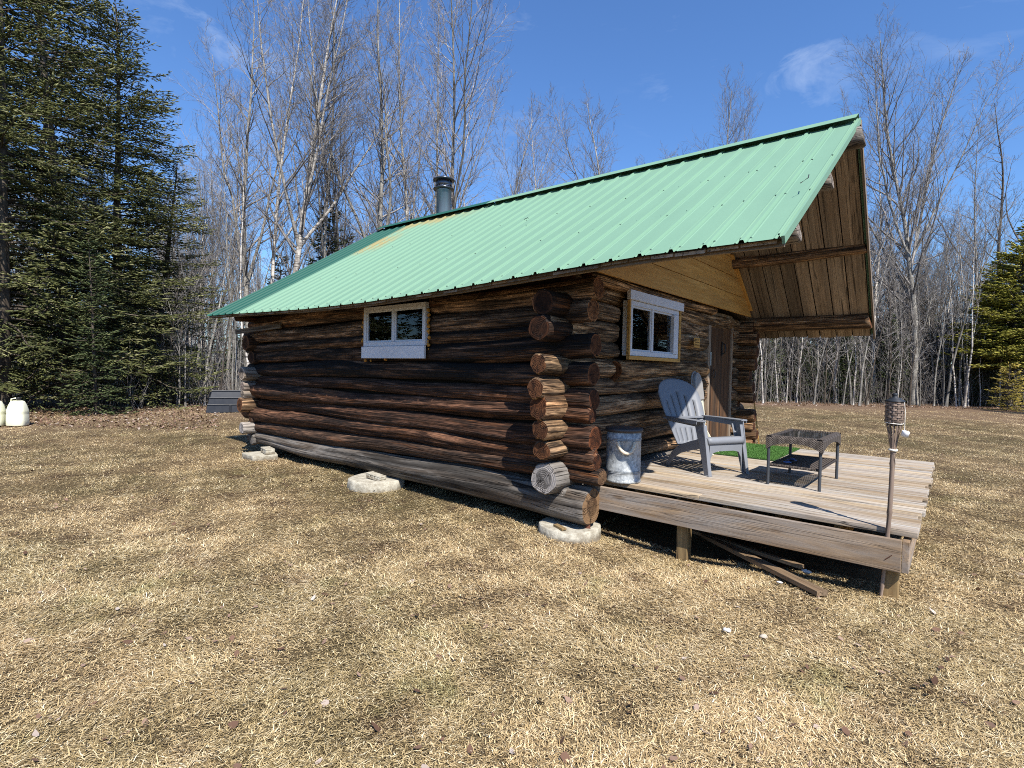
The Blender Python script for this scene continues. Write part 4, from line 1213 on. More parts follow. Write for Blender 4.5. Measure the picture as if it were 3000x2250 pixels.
for r_ in range(9):      # woven bands
    z0 = zt + 0.205 + r_ * 0.0155; pts_lo = []; n = 48
    vs = []
    for i in range(n):
        t = 2 * math.pi * i / n; rr = 0.0505 + 0.0042 * math.cos(6 * t + math.pi * r_ + 0.0)
        vs += [(axis_.x + rr * math.cos(t), axis_.y + rr * math.sin(t), z0), (axis_.x + rr * math.cos(t), axis_.y + rr * math.sin(t), z0 + 0.0125)]
    fs = [(2 * i, 2 * ((i + 1) % n), 2 * ((i + 1) % n) + 1, 2 * i + 1) for i in range(n)]
    mb.add(vs, fs, 0, None, False, rv=(r_ * 0.37) % 1)
mb.build("woven_basket", M_BAMB, TO, solid=0.002)
mb = MB(); mb.lathe([(0.030, zt + 0.18), (0.038, zt + 0.2), (0.040, zt + 0.34), (0.001, zt + 0.345)], (axis_.x, axis_.y, 0), 24); mb.build("fuel_can", M_BLACK, TO)
mb = MB(); mb.lathe([(0.046, zt + 0.340), (0.056, zt + 0.338), (0.058, zt + 0.346), (0.048, zt + 0.354), (0.036, zt + 0.358), (0.034, zt + 0.366), (0.014, zt + 0.370), (0.013, zt + 0.382), (0.017, zt + 0.390), (0.010, zt + 0.398), (0.0001, zt + 0.400)], (axis_.x, axis_.y, 0), 30)
mb.build("cap", plain("black_cap", (0.02, 0.024, 0.03), 0.5, 0.4), TO)
M_STR = plain("white_cord", (0.72, 0.68, 0.60), 0.8)
mb = MB()
for z_, r_ in ((zt + 0.015, 0.020), (zt + 0.196, 0.050)):
    mb.tube([(axis_.x + r_ * math.cos(t), axis_.y + r_ * math.sin(t), z_ + 0.002 * math.sin(2 * t)) for t in np.linspace(0, 2 * math.pi, 25)], 0.003 if r_ > 0.03 else 0.008, 6, cap=False)
mb.build("binding", M_STR, TO)
mb = MB(); cx, cy = axis_.x + 0.055, axis_.y - 0.02
mb.tube([(axis_.x + 0.052, axis_.y - 0.02, zt + 0.34), (cx + 0.004, cy, zt + 0.28), (cx + 0.004, cy, zt + 0.15)], 0.0022, 5); mb.build("cord", M_STR, TO)
mb = MB(); Ms = Matrix.Translation((cx + 0.004, cy, zt + 0.115)) @ Euler((0.1, 0.25, 0)).to_matrix().to_4x4()
mb.lathe([(0.0001, 0.036), (0.021, 0.036), (0.022, 0.034), (0.022, 0.0), (0.019, 0.0), (0.019, 0.03), (0.0001, 0.03)], (0, 0, 0), 24, M=Ms); mb.build("snuffer_cup", plain("white_cup", (0.8, 0.8, 0.82), 0.5), TO)

# ------------------------------------------------------------------ little things
p = at(2040, 1002, 0, -2.70)
sg = empty("wall_plaque", (p.x, p.y, p.z), 0, "small square tan wooden plaque hanging on the logs left of the door", "plaque")
mb = MB(); mb.box(0, 0.012, -0.10, 0.10, -0.075, 0.055, wcf=lambda v: (v.y, v.z, v.x)); mb.build("board", M_TRIM_Y, sg, bevel=0.003, world_space=False)
mb = MB(); mb.tube([(0.006, -0.07, 0.055), (0.0, 0, 0.12), (0.006, 0.07, 0.055)], 0.0025, 5); mb.build("string", M_ROPE, sg, world_space=False)
mb = MB()
R = random.Random(2)
for r_ in range(3):
    y0 = -0.075
    while y0 < 0.06:
        w_ = R.uniform(0.012, 0.035); mb.box(0.0125, 0.0145, y0, y0 + w_, 0.025 - r_ * 0.035, 0.034 - r_ * 0.035); y0 += w_ + 0.01
mb.build("carved_lines", M_DOOR, sg, world_space=False)

def loose_plank(p0, p1, w, h, label):
    mb = MB(); mb.beam(p0, p1, w, h, rv=0.35)
    tag(mb.build("loose_plank", M_OLD_PLANK, None, bevel=0.003), label, "plank")
loose_plank((-0.64, 4.07, 0.03), (-1.75, 4.95, -0.02), 0.085, 0.035, "long brown plank sticking out from under the deck onto the grass")
loose_plank((-0.85, 4.50, 0.04), (-1.95, 5.05, -0.03), 0.05, 0.03, "narrower strip of wood lying in the dark under the deck")
mb = MB(); mb.beam((-2.46, 9.50, -0.02), (-2.60, 9.46, 1.10), 0.06, 0.022, rv=0.7); tag(mb.build("loose_plank", M_TRIM_Y, None), "pale board leaning upright against the far front corner logs", "plank")

def stone(loc, r, mat, label, seed):
    R = random.Random(seed); mb = MB(); n = 14
    ph = [R.uniform(0, 6) for _ in range(4)]
    vs = []
    for j in range(9):
        a = math.pi * j / 8
        for k in range(n):
            t = 2 * math.pi * k / n
            rr = r * (1 + 0.18 * math.sin(2 * t + ph[0]) + 0.12 * math.sin(3 * t + a * 2 + ph[1]) + 0.1 * math.sin(4 * a + ph[2]))
            vs.append((loc[0] + rr * math.sin(a) * math.cos(t) * 1.3, loc[1] + rr * math.sin(a) * math.sin(t), loc[2] + rr * 0.6 * math.cos(a)))
    fs = [(j * n + k, (j + 1) * n + k, (j + 1) * n + (k + 1) % n, j * n + (k + 1) % n) for j in range(8) for k in range(n)]
    mb.add(vs, fs, 0, None, True)
    tag(mb.build("stone", mat, None), label, "stone")
M_QUARTZ = plain("white_quartz", (0.60, 0.60, 0.60), 0.6, 0.4)
stone((-0.962, 3.118, 0.025), 0.016, M_QUARTZ, "small white stone in the dry grass in front of the deck", 1)
pp = at(2160, 1862, 2, 0.0); pp = at(2237, 1870, 2, 0.0)
stone((pp.x, pp.y, 0.012), 0.017, plain("tan_stone", (0.42, 0.36, 0.29), 0.8), "small tan stone in the grass right of the white stone", 2)
pp = at(2362, 1678, 2, 0.0)
stone((pp.x, pp.y, 0.01), 0.022, M_QUARTZ, "white stone lying in the shade under the deck", 3)
pp = at(2284, 1712, 2, 0.0)
stone((pp.x, pp.y, 0.015), 0.013, M_QUARTZ, "tiny white stone beside the long plank at the deck edge", 4)
pp = at(780, 1290, 2, 0.0)
stone((pp.x - 0.6, pp.y, 0.02), 0.07, plain("pale_slab_stone", (0.62, 0.58, 0.5), 0.8), "flat pale stone in the grass near the back corner of the cabin", 5)
# twigs blown onto the roof
for px, py, lab, sd in ((2345, 548, "curved dark twig lying on the green roof near the front edge", 1), (1535, 650, "tiny dark twig lying on the middle of the green roof", 2)):
    d = ray(px, py); 
    nrm = (near_surf(0.1, 1) - near_surf(0.1, 0)).cross(near_surf(0.5, 0.5) - near_surf(0.1, 0.5)).normalized()
    t = (near_surf(0.1, 0.5) - CAM).dot(nrm) / d.dot(nrm); q = CAM + d * t + Vector((0, 0, 0.03))
    mb = MB(); mb.tube([q, q + Vector((0.04, 0.05, 0.045)), q + Vector((0.03, 0.12, 0.09))] if sd == 1 else [q, q + Vector((0.06, 0.0, 0.012)), q + Vector((0.09, -0.03, -0.01))], 0.004, 5)
    tag(mb.build("twig", M_BLACK, None), lab, "twig")

# plastic jugs at the wood's edge
M_JUG = NT("milky_plastic", 0.4, 0.4)
c = M_JUG.coords(); M_JUG.color(M_JUG.mix(M_JUG.noise(c, 5, 3), (0.70, 0.68, 0.44), (0.84, 0.84, 0.70)))
M_JUG.b.inputs['Subsurface Weight'].default_value = 0.0
def jug(x, y, rz, label):
    e = empty("water_jug", (x, y, 0), rz, label, "jug")
    mb = MB(); w, d = 0.185, 0.15; lv = [(0.0, 0.95), (0.02, 1.0), (0.12, 1.0), (0.24, 0.99), (0.27, 0.96), (0.30, 0.99), (0.34, 0.97), (0.45, 0.82), (0.52, 0.68), (0.55, 0.58), (0.565, 0.40)]
    n = 36; vs = []
    for z, s in lv:
        for k in range(n):
            t = 2 * math.pi * k / n; c_, s_ = math.cos(t), math.sin(t)
            pw = lambda q: math.copysign(abs(q) ** 0.55, q)
            groove = 1 - 0.10 * math.exp(-((t - 4.9) / 0.10) ** 2) * (1 if z > 0.30 else 0.15)
            vs.append((w * s * pw(c_) * groove, d * s * pw(s_) * groove, z))
    fs = [(i * n + k, i * n + (k + 1) % n, (i + 1) * n + (k + 1) % n, (i + 1) * n + k) for i in range(len(lv) - 1) for k in range(n)]
    fs.append(tuple((len(lv) - 1) * n + k for k in range(n)))
    mb.add(vs, fs, 0, None, True); mb.build("body", M_JUG.m, e, world_space=False)
    mb = MB(); mb.lathe([(0.035, 0.56), (0.035, 0.60), (0.045, 0.60), (0.045, 0.635), (0.0001, 0.64)], (0.02, 0, 0), 20); mb.build("cap", M_BLACK, e, world_space=False)
    mb = MB(); mb.tube([(-0.13, 0, 0.52), (-0.12, 0, 0.60), (-0.04, 0, 0.62), (0.0, 0, 0.59)], 0.016, 8); mb.build("handle", M_JUG.m, e, world_space=False)
g1 = at(52, 1246, 2, 0.0); g2 = at(-16, 1247, 2, 0.0)
jug(g1.x, g1.y, 0.9, "milky plastic jug with a black cap nearer the cabin at the wood's edge")
jug(g2.x, g2.y, 0.9, "milky plastic jug at the left edge beside its capped twin")

# black moulded plastic tub behind the cabin
M_TUB = plain("black_plastic", (0.018, 0.020, 0.026), 0.42, 0.45, var=0.2, nscale=6)
tb = at(603, 1210, 2, 0.0)
TU = empty("plastic_tub", (tb.x, tb.y, 0), math.radians(66), "large black moulded plastic tub upside down behind the back corner of the cabin", "tub")
mb = MB(); Ltub = 2.0
def tier(x0, x1, y0, y1, z0, z1, ins):
    vs = [(x0, y0, z0), (x1, y0, z0), (x1, y1, z0), (x0, y1, z0), (x0 + ins, y0 + ins, z1), (x1 - ins, y0 + ins, z1), (x1 - ins, y1 - ins, z1), (x0 + ins, y1 - ins, z1)]
    mb.add(vs, [(0, 3, 2, 1), (4, 5, 6, 7), (0, 1, 5, 4), (1, 2, 6, 5), (2, 3, 7, 6), (3, 0, 4, 7)])
tier(0, Ltub, 0, 0.9, 0, 0.25, 0.03); tier(0.05, Ltub - 0.05, 0.05, 0.85, 0.252, 0.45, 0.03); tier(0.10, Ltub - 0.1, 0.10, 0.8, 0.452, 0.66, 0.05)
for z, i_ in ((0.25, 0.025), (0.45, 0.075), (0.665, 0.145)):
    mb.box(i_, Ltub - i_, i_ - 0.02, i_ + 0.004, z - 0.015, z + 0.012)
mb.build("shell", M_TUB, TU, bevel=0.008, world_space=False)
mb = MB()
for x in (0.62, 1.25): mb.box(x, x + 0.06, -0.022, 0.0, 0.01, 0.24)
mb.build("rib", M_TUB, TU, bevel=0.004, world_space=False)

# ================================================================== VEGETATION
def bark_mat(name, light, dark, band=0.0):
    k = NT(name, 0.9, 0.15)
    c = k.coords(); r = k.attr("rnd", 'Fac')
    n = k.noise(k.map(c, (7, 7, 1.6)), 1.3, 5, 0.65)
    b = k.noise(k.map(c, (1.5, 1.5, 11)), 1.4, 4, 0.6)
    col = k.mix(k.ramp(n, [(0.38, 0.0), (0.62, 1.0)]), dark, light)
    if band: col = k.mix(k.math('MULTIPLY', k.ramp(b, [(0.52, 0.0), (0.62, 1.0)]), band), col, (0.03, 0.025, 0.022))
    jit = k.math('MULTIPLY_ADD', r, 0.5, 0.75)
    oi = k.n("ShaderNodeObjectInfo")
    j2 = k.math('MULTIPLY_ADD', oi.outputs['Random'], 0.5, 0.72)
    col = k.mix(1.0, col, k.comb(jit, jit, jit), 'MULTIPLY'); col = k.mix(1.0, col, k.comb(j2, j2, j2), 'MULTIPLY')
    k.color(col); return k.m
M_BARK = bark_mat("grey_bark", (0.38, 0.36, 0.32), (0.12, 0.11, 0.095), 0.45)
M_BIRCH = bark_mat("birch_bark", (0.62, 0.58, 0.52), (0.26, 0.23, 0.20), 0.8)
M_TWIG = bark_mat("grey_twigs", (0.34, 0.315, 0.295), (0.12, 0.108, 0.10))
M_DARKBARK = bark_mat("dark_bark", (0.14, 0.115, 0.09), (0.05, 0.04, 0.032))

class Tubes:
    def __init__(s): s.V = []; s.Q = []; s.n = 0; s.r = []
    def add(s, pts, rad, k, rv):
        pts = np.asarray(pts); m = len(pts)
        t = np.gradient(pts, axis=0); t /= np.linalg.norm(t, axis=1)[:, None] + 1e-9
        ref = np.array([0.37, 0.61, 0.12]) if abs(t[0] @ np.array([0.37, 0.61, 0.12])) < 0.62 else np.array([0.9, -0.3, 0.1])
        u = np.cross(t, ref); u /= np.linalg.norm(u, axis=1)[:, None]; w = np.cross(t, u)
        a = np.arange(k) * 2 * np.pi / k
        ring = pts[:, None, :] + (u[:, None, :] * np.cos(a)[None, :, None] + w[:, None, :] * np.sin(a)[None, :, None]) * np.asarray(rad)[:, None, None]
        s.V.append(ring.reshape(-1, 3))
        i = np.arange(m - 1)[:, None] * k; j = np.arange(k)[None, :]; j2 = (j + 1) % k
        s.Q.append((np.stack([i + j, i + j2, i + k + j2, i + k + j], -1).reshape(-1, 4)) + s.n)
        s.n += m * k; s.r.append(np.full(m * k, rv))
    def mesh(s, name, mat, smooth=True):
        return np_mesh(name, np.concatenate(s.V), np.concatenate(s.Q), None, mat, {"rnd": np.concatenate(s.r)}, smooth)

def grow(R, p, d, L, r0, r1, nseg, wob, up):
    pts = [p]; d = np.array(d, float); st = L / nseg
    for i in range(nseg):
        d = d + R.normal(0, wob, 3) + np.array([0, 0, up]); d /= np.linalg.norm(d)
        pts.append(pts[-1] + d * st)
    return np.array(pts), np.linspace(r0, r1, nseg + 1), d
def side_dir(R, d, ang):
    a = R.uniform(0, 2 * np.pi); ref = np.array([math.cos(a), math.sin(a), R.uniform(-0.2, 0.3)])
    s = ref - d * (ref @ d); s /= np.linalg.norm(s) + 1e-9
    return d * math.cos(ang) + s * math.sin(ang)
def bare_tree(seed, H, r, crown0=0.35, n1=26, n2=8, n3=5, spread=0.28, ang=0.75, fork=0, lean=(0, 0), twig=0.0045, wob=0.045, droop=0.06):
    R = np.random.RandomState(seed)
    tr, br = Tubes(), Tubes()
    stems = []
    pts, rad, d = grow(R, np.zeros(3), (lean[0], lean[1], 1), H, r, r * 0.10, 22, wob * 0.5, 0.02)
    rad = r * (1 - 0.9 * np.linspace(0, 1, len(pts)) ** 0.85); rad[0] *= 1.35
    tr.add(pts, rad, 9, R.uniform()); stems.append((pts, rad, H, crown0))
    for f in range(fork):
        i = int(len(pts) * R.uniform(0.28, 0.5)); dd = side_dir(R, (pts[i + 1] - pts[i]) / np.linalg.norm(pts[i + 1] - pts[i]), R.uniform(0.3, 0.5))
        Lf = H * R.uniform(0.45, 0.6)
        p2, r2, _ = grow(R, pts[i], dd, Lf, rad[i] * 0.7, rad[i] * 0.08, 16, wob * 1.2, 0.07)
        tr.add(p2, r2, 7, R.uniform()); stems.append((p2, r2, Lf, 0.2))
    for pts, rad, Ls, c0 in stems:
        m = len(pts) - 1; nn = int(n1 * Ls / H)
        for q in range(nn):
            t = c0 + (1 - c0) * ((q + R.uniform()) / nn) ** 0.9
            x = min(t * m, m - 0.01); i = int(x); p = pts[i] + (pts[i + 1] - pts[i]) * (x - i)
            d = pts[i + 1] - pts[i]; d /= np.linalg.norm(d)
            rr = rad[i]
            Lb = H * spread * (1.08 - t) ** 0.55 * R.uniform(0.55, 1.1) * (0.6 + 0.4 * min(1, (t - c0) / 0.15 + 0.3))
            b, br_, _ = grow(R, p, side_dir(R, d, ang * R.uniform(0.7, 1.25)), Lb, min(rr * 0.55, 0.010 + Lb * 0.012), 0.0035, 8, 0.10, droop)
            br.add(b, br_, 4, R.uniform())
            for q2 in range(n2):
                t2 = 0.2 + 0.8 * (q2 + R.uniform()) / n2; x2 = min(t2 * 8, 7.99); i2 = int(x2); pp = b[i2] + (b[i2 + 1] - b[i2]) * (x2 - i2)
                d2 = b[i2 + 1] - b[i2]; d2 /= np.linalg.norm(d2)
                L2 = Lb * R.uniform(0.25, 0.5) * (1.15 - 0.6 * t2)
                c, cr, _ = grow(R, pp, side_dir(R, d2, R.uniform(0.45, 0.9)), L2, max(twig * 1.2, br_[i2] * 0.5), twig * 0.7, 4, 0.13, droop * 0.8)
                br.add(c, cr, 3, R.uniform())
                for q3 in range(n3):
                    t3 = 0.15 + 0.85 * (q3 + R.uniform()) / n3; x3 = min(t3 * 4, 3.99); i3 = int(x3); p3 = c[i3] + (c[i3 + 1] - c[i3]) * (x3 - i3)
                    d3 = c[i3 + 1] - c[i3]; d3 /= np.linalg.norm(d3)
                    e, er, _ = grow(R, p3, side_dir(R, d3, R.uniform(0.4, 0.8)), L2 * R.uniform(0.25, 0.55), twig * 0.9, twig * 0.45, 2, 0.14, 0.08)
                    br.add(e, er, 3, R.uniform())
    return tr, br
ALLTREES = []
def tree_proto(name_, seed, bark, twigm, **kw):
    tr, br = bare_tree(seed, **kw)
    return tr.mesh("trunk", bark), br.mesh("branches", twigm)
def place_tree(kindname, meshes, loc, rz, sc, label, group, lean=(0, 0), parts=("trunk", "branches"), cat="tree"):
    e = empty(kindname, (loc[0], loc[1], float(ground_z(loc[0], loc[1])) - 0.05), rz, label, cat, group)
    e.rotation_euler = (lean[0], lean[1], rz); e.scale = (sc, sc, sc) if not hasattr(sc, '__len__') else sc
    for nm, me in zip(parts, meshes):
        o = bpy.data.objects.new(nm, me); COL.objects.link(o); o.parent = e
    return e

# --- a few big individual bare trees
big = {
    'birchA': tree_proto('a', 101, M_BIRCH, M_TWIG, H=22, r=0.22, crown0=0.25, n1=34, n2=9, n3=5, spread=0.30, fork=3, ang=0.75, wob=0.035),
    'greyB': tree_proto('b', 102, M_BARK, M_TWIG, H=21, r=0.18, crown0=0.25, n1=38, n2=9, n3=5, spread=0.27, fork=3, ang=0.8, wob=0.06),
    'fanC': tree_proto('c', 103, M_BARK, M_TWIG, H=20, r=0.19, crown0=0.20, n1=44, n2=9, n3=5, spread=0.36, fork=2, ang=0.62, wob=0.06, droop=0.075),
    'slimD': tree_proto('d', 104, M_BARK, M_TWIG, H=19, r=0.12, crown0=0.28, n1=42, n2=9, n3=6, spread=0.24, fork=1, ang=0.6),
    'slimE': tree_proto('e', 105, M_BIRCH, M_TWIG, H=18, r=0.12, crown0=0.32, n1=38, n2=9, n3=6, spread=0.24, fork=1, ang=0.65),
    'fineF': tree_proto('f', 106, M_BARK, M_TWIG, H=17, r=0.14, crown0=0.25, n1=42, n2=9, n3=5, spread=0.30, fork=1, ang=0.68, droop=0.05, wob=0.055),
    'darkG': tree_proto('g', 107, M_DARKBARK, M_TWIG, H=18, r=0.17, crown0=0.35, n1=26, n2=7, n3=4, spread=0.18, fork=2, ang=0.9, wob=0.10),
}
sap = [tree_proto('s', 200 + i, (M_BARK, M_BIRCH, M_DARKBARK, M_BARK, M_DARKBARK)[i], M_TWIG, H=(7.5, 8.5, 6.5, 9.5, 7)[i], r=(0.030, 0.042, 0.028, 0.050, 0.034)[i],
                  crown0=(0.3, 0.45, 0.15, 0.5, 0.2)[i], n1=(18, 14, 22, 16, 24)[i], n2=5, n3=3, spread=(0.20, 0.16, 0.26, 0.16, 0.26)[i], ang=0.8, twig=0.004, wob=0.075, droop=0.08) for i in range(5)]
def col_height(px, py, depth):                   # height a tree at that column and depth needs
    g = ground_at(px, depth); c_ = at(px, py, 0, g.x) if abs(g.x) > abs(g.y) else at(px, py, 1, g.y)
    return c_.z
named = [
    # (variant, px, depth, top py or None, H of variant, extra width, rz, lean, name, label, parts)
    ('birchA', 838, 22, -90, 22, 1.0, 0.4, (0, 0), 'birch_tree', 'tall pale forking tree with the thickest trunk behind the left half of the roof'),
    ('greyB', 1118, 24, -80, 21, 1.0, 2.2, (0, 0), 'bare_tree', 'tall grey bare tree with a second stem, rising left of the flue pipe'),
    ('slimD', 932, 25, -40, 19, 1.0, 1.0, (0, 0), 'bare_tree', 'straight bare grey tree between the thick pale tree and the two stemmed one'),
    ('slimE', 1000, 26, -20, 18, 1.0, 3.0, (0, 0.02), 'bare_tree', 'slim pale bare tree just left of the two stemmed grey tree'),
    ('slimD', 1215, 26, -60, 19, 1.05, 4.0, (0, 0.02), 'bare_tree', 'slim bare grey tree right behind the left side of the flue pipe'),
    ('fineF', 1322, 27, 5, 17, 1.1, 0.3, (0, 0), 'bare_tree', 'broad fine twigged bare tree just right of the flue pipe'),
    ('slimE', 775, 24, -30, 18, 1.0, 5.0, (0.0, -0.03), 'bare_tree', 'slim bare tree leaning left beside the thick pale tree'),
    ('greyB', 720, 26, -30, 21, 1.0, 0.7, (0, 0.0), 'bare_tree', 'bare grey tree with a wide crown left of the thick pale tree'),
    ('slimD', 1265, 29, -10, 19, 1.0, 2.4, (0, -0.02), 'bare_tree', 'tall slim bare tree crossing behind the flue pipe cap'),
    ('slimD', 668, 27, 330, 19, 1.0, 0.9, (0, 0), 'bare_tree', 'short bare tree with a narrow crown right of the big spruces'),
    ('fineF', 1430, 31, 330, 17, 1.0, 2.0, (0, 0), 'bare_tree', 'low fine twigged bare tree peeking over the roof right of the flue'),
    ('slimE', 1585, 31, 290, 18, 0.8, 1.5, (0, 0), 'bare_tree', 'thin bare tree standing alone over the middle of the roof ridge'),
    ('fineF', 1815, 34, 262, 17, 1.0, 4.4, (0, 0), 'bare_tree', 'spire shaped bare tree showing above the middle of the roof'),
    ('fineF', 1960, 35, 400, 17, 1.2, 3.3, (0, 0), 'bare_tree', 'low hazy bare crown just over the ridge, left of the rounded crown'),
    ('fanC', 2130, 36, 305, 20, 0.9, 2.2, (0, 0), 'bare_tree', 'rounded bushy bare crown just above the ridge near the roof peak'),
    ('slimD', 2455, 40, 285, 19, 0.5, 2.5, (0, 0), 'bare_tree', 'single thin bare treetop poking up at the roof peak'),
    ('fanC', 2680, 29, 95, 20, 0.95, 0.8, (0, 0), 'bare_tree', 'large fan shaped bare tree, the biggest one right of the cabin'),
    ('slimE', 2560, 31, 360, 18, 1.1, 0.2, (0, 0), 'birch_tree', 'pale birch closest to the roof overhang on the right side'),
    ('fineF', 2600, 33, 240, 17, 1.0, 1.2, (0, 0), 'bare_tree', 'fine bare tree between the roof peak and the large fan shaped tree'),
    ('slimD', 2865, 31, 370, 19, 1.0, 3.2, (0, 0), 'bare_tree', 'thin bare tree right of the large fan shaped tree'),
    ('darkG', 2935, 34, 330, 18, 1.0, 0.2, (0, 0), 'bare_tree', 'dark crooked bare tree above the yellow green evergreen'),
    ('darkG', 3010, 33, 250, 18, 1.0, 2.9, (0, 0), 'bare_tree', 'dark crooked bare tree cut by the right edge of the view'),
    ('slimE', 2835, 28.5, 560, 18, 0.62, 2.0, (0, 0.03), 'birch_tree', 'small white birch in front of the dark evergreens at the right'),
    ('slimE', 2450, 29, 480, 18, 1.25, 4.0, (0, 0.05), 'birch_tree', 'white birch seen under the front overhang of the roof'),
]
for var, px, dep, py, H, wx, rz, ln, nm, lab in named:
    g = ground_at(px, dep); h = col_height(px, py, dep); s_ = h / H
    place_tree(nm, big[var], g, rz, (s_ * wx, s_ * wx, s_), lab, None, ln, parts=("trunk", "branches"))
# --- background bare trees, look-alikes by zone
def scatter(n, px0, px1, d0, d1, protos, s0, s1, nm, lab, grp, seed, H=None):
    R = random.Random(seed)
    for i in range(n):
        px = R.uniform(px0, px1); dep = d0 + (d1 - d0) * R.random() ** 1.3
        g = ground_at(px, dep); sc = R.uniform(s0, s1)
        place_tree(nm, R.choice(protos), g, R.uniform(0, 6.28), (sc * R.uniform(0.8, 1.2), sc * R.uniform(0.8, 1.2), sc), lab, grp, (R.gauss(0, 0.055), R.gauss(0, 0.06)))
tall = [big['slimD'], big['slimE'], big['fineF']]
scatter(44, 420, 1100, 27, 46, tall, 0.45, 0.80, 'bare_tree', 'slender bare grey tree in the woods behind the back of the cabin', 'bare trees behind the cabin', 1)
scatter(16, 1100, 1560, 29, 46, tall, 0.45, 0.72, 'bare_tree', 'slender bare grey tree in the woods behind the back of the cabin', 'bare trees behind the cabin', 2)
scatter(34, 2200, 2760, 30, 46, tall, 0.42, 0.74, 'bare_tree', 'slender bare tree in the woods beyond the deck', 'bare trees beyond the deck', 3)
scatter(14, 2700, 3100, 31, 46, tall, 0.40, 0.68, 'bare_tree', 'slender bare tree in the woods beyond the deck', 'bare trees beyond the deck', 31)
scatter(10, -60, 420, 19, 36, tall, 0.45, 0.8, 'bare_tree', 'pale bare trunk among the spruces at the left', 'bare trees among the spruces', 4)
scatter(150, 2200, 2850, 27.3, 37, sap, 0.75, 1.25, 'sapling', 'thin leafless sapling at the edge of the woods beyond the deck', 'saplings along the wood edge', 5)
scatter(24, 2780, 3080, 28.5, 37, sap, 0.6, 1.0, 'sapling', 'thin leafless sapling at the edge of the woods beyond the deck', 'saplings along the wood edge', 6)
scatter(48, 400, 760, 17.5, 30, sap, 0.55, 1.1, 'sapling', 'thin leafless sapling in the woods left of the cabin', 'saplings left of the cabin', 7)
scatter(26, -60, 400, 17, 28, sap, 0.5, 0.95, 'sapling', 'thin leafless sapling in the woods left of the cabin', 'saplings left of the cabin', 8)

# --- conifers
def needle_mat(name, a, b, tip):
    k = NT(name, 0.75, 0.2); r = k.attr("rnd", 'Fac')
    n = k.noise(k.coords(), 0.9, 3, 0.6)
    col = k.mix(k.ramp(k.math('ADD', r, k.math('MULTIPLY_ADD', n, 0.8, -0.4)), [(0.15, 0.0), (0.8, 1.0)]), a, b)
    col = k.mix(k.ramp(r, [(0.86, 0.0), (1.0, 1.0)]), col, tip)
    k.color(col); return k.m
M_SPRUCE = needle_mat("spruce_needles", (0.030, 0.037, 0.015), (0.135, 0.145, 0.050), (0.28, 0.275, 0.14))
M_FIR = needle_mat("dark_fir_needles", (0.018, 0.028, 0.011), (0.065, 0.085, 0.032), (0.12, 0.14, 0.06))
M_CEDAR = needle_mat("yellow_green_needles", (0.075, 0.085, 0.014), (0.28, 0.265, 0.045), (0.45, 0.40, 0.10))
M_YOUNG = needle_mat("golden_green_needles", (0.18, 0.155, 0.03), (0.48, 0.38, 0.08), (0.62, 0.48, 0.14))
def spindles(P, D, Ln, Rd, rv, mat, name):
    """many needle clad shoots: 4 sided spindles"""
    n = len(P); D = D / (np.linalg.norm(D, axis=1)[:, None] + 1e-9)
    ref = np.tile(np.array([0.2, 0.35, 0.91]), (n, 1)); bad = np.abs((D * ref).sum(1)) > 0.93; ref[bad] = (0.9, 0.1, 0.1)
    U = np.cross(D, ref); U /= np.linalg.norm(U, axis=1)[:, None]; W = np.cross(D, U)
    Ln = Ln[:, None]; Rd = Rd[:, None]
    mid = P + D * Ln * 0.45; tip = P + D * Ln
    V = np.stack([P, mid + U * Rd, mid + W * Rd * 0.7, mid - U * Rd, mid - W * Rd * 0.7, tip], 1).reshape(-1, 3)
    b = np.arange(n)[:, None] * 6
    T = []
    for k in range(4):
        k2 = (k + 1) % 4
        T.append(np.concatenate([b, b + 1 + k2, b + 1 + k], 1)); T.append(np.concatenate([b + 5, b + 1 + k, b + 1 + k2], 1))
    T = np.concatenate(T)
    return np_mesh(name, V, None, T, mat, {"rnd": np.repeat(rv, 6)})
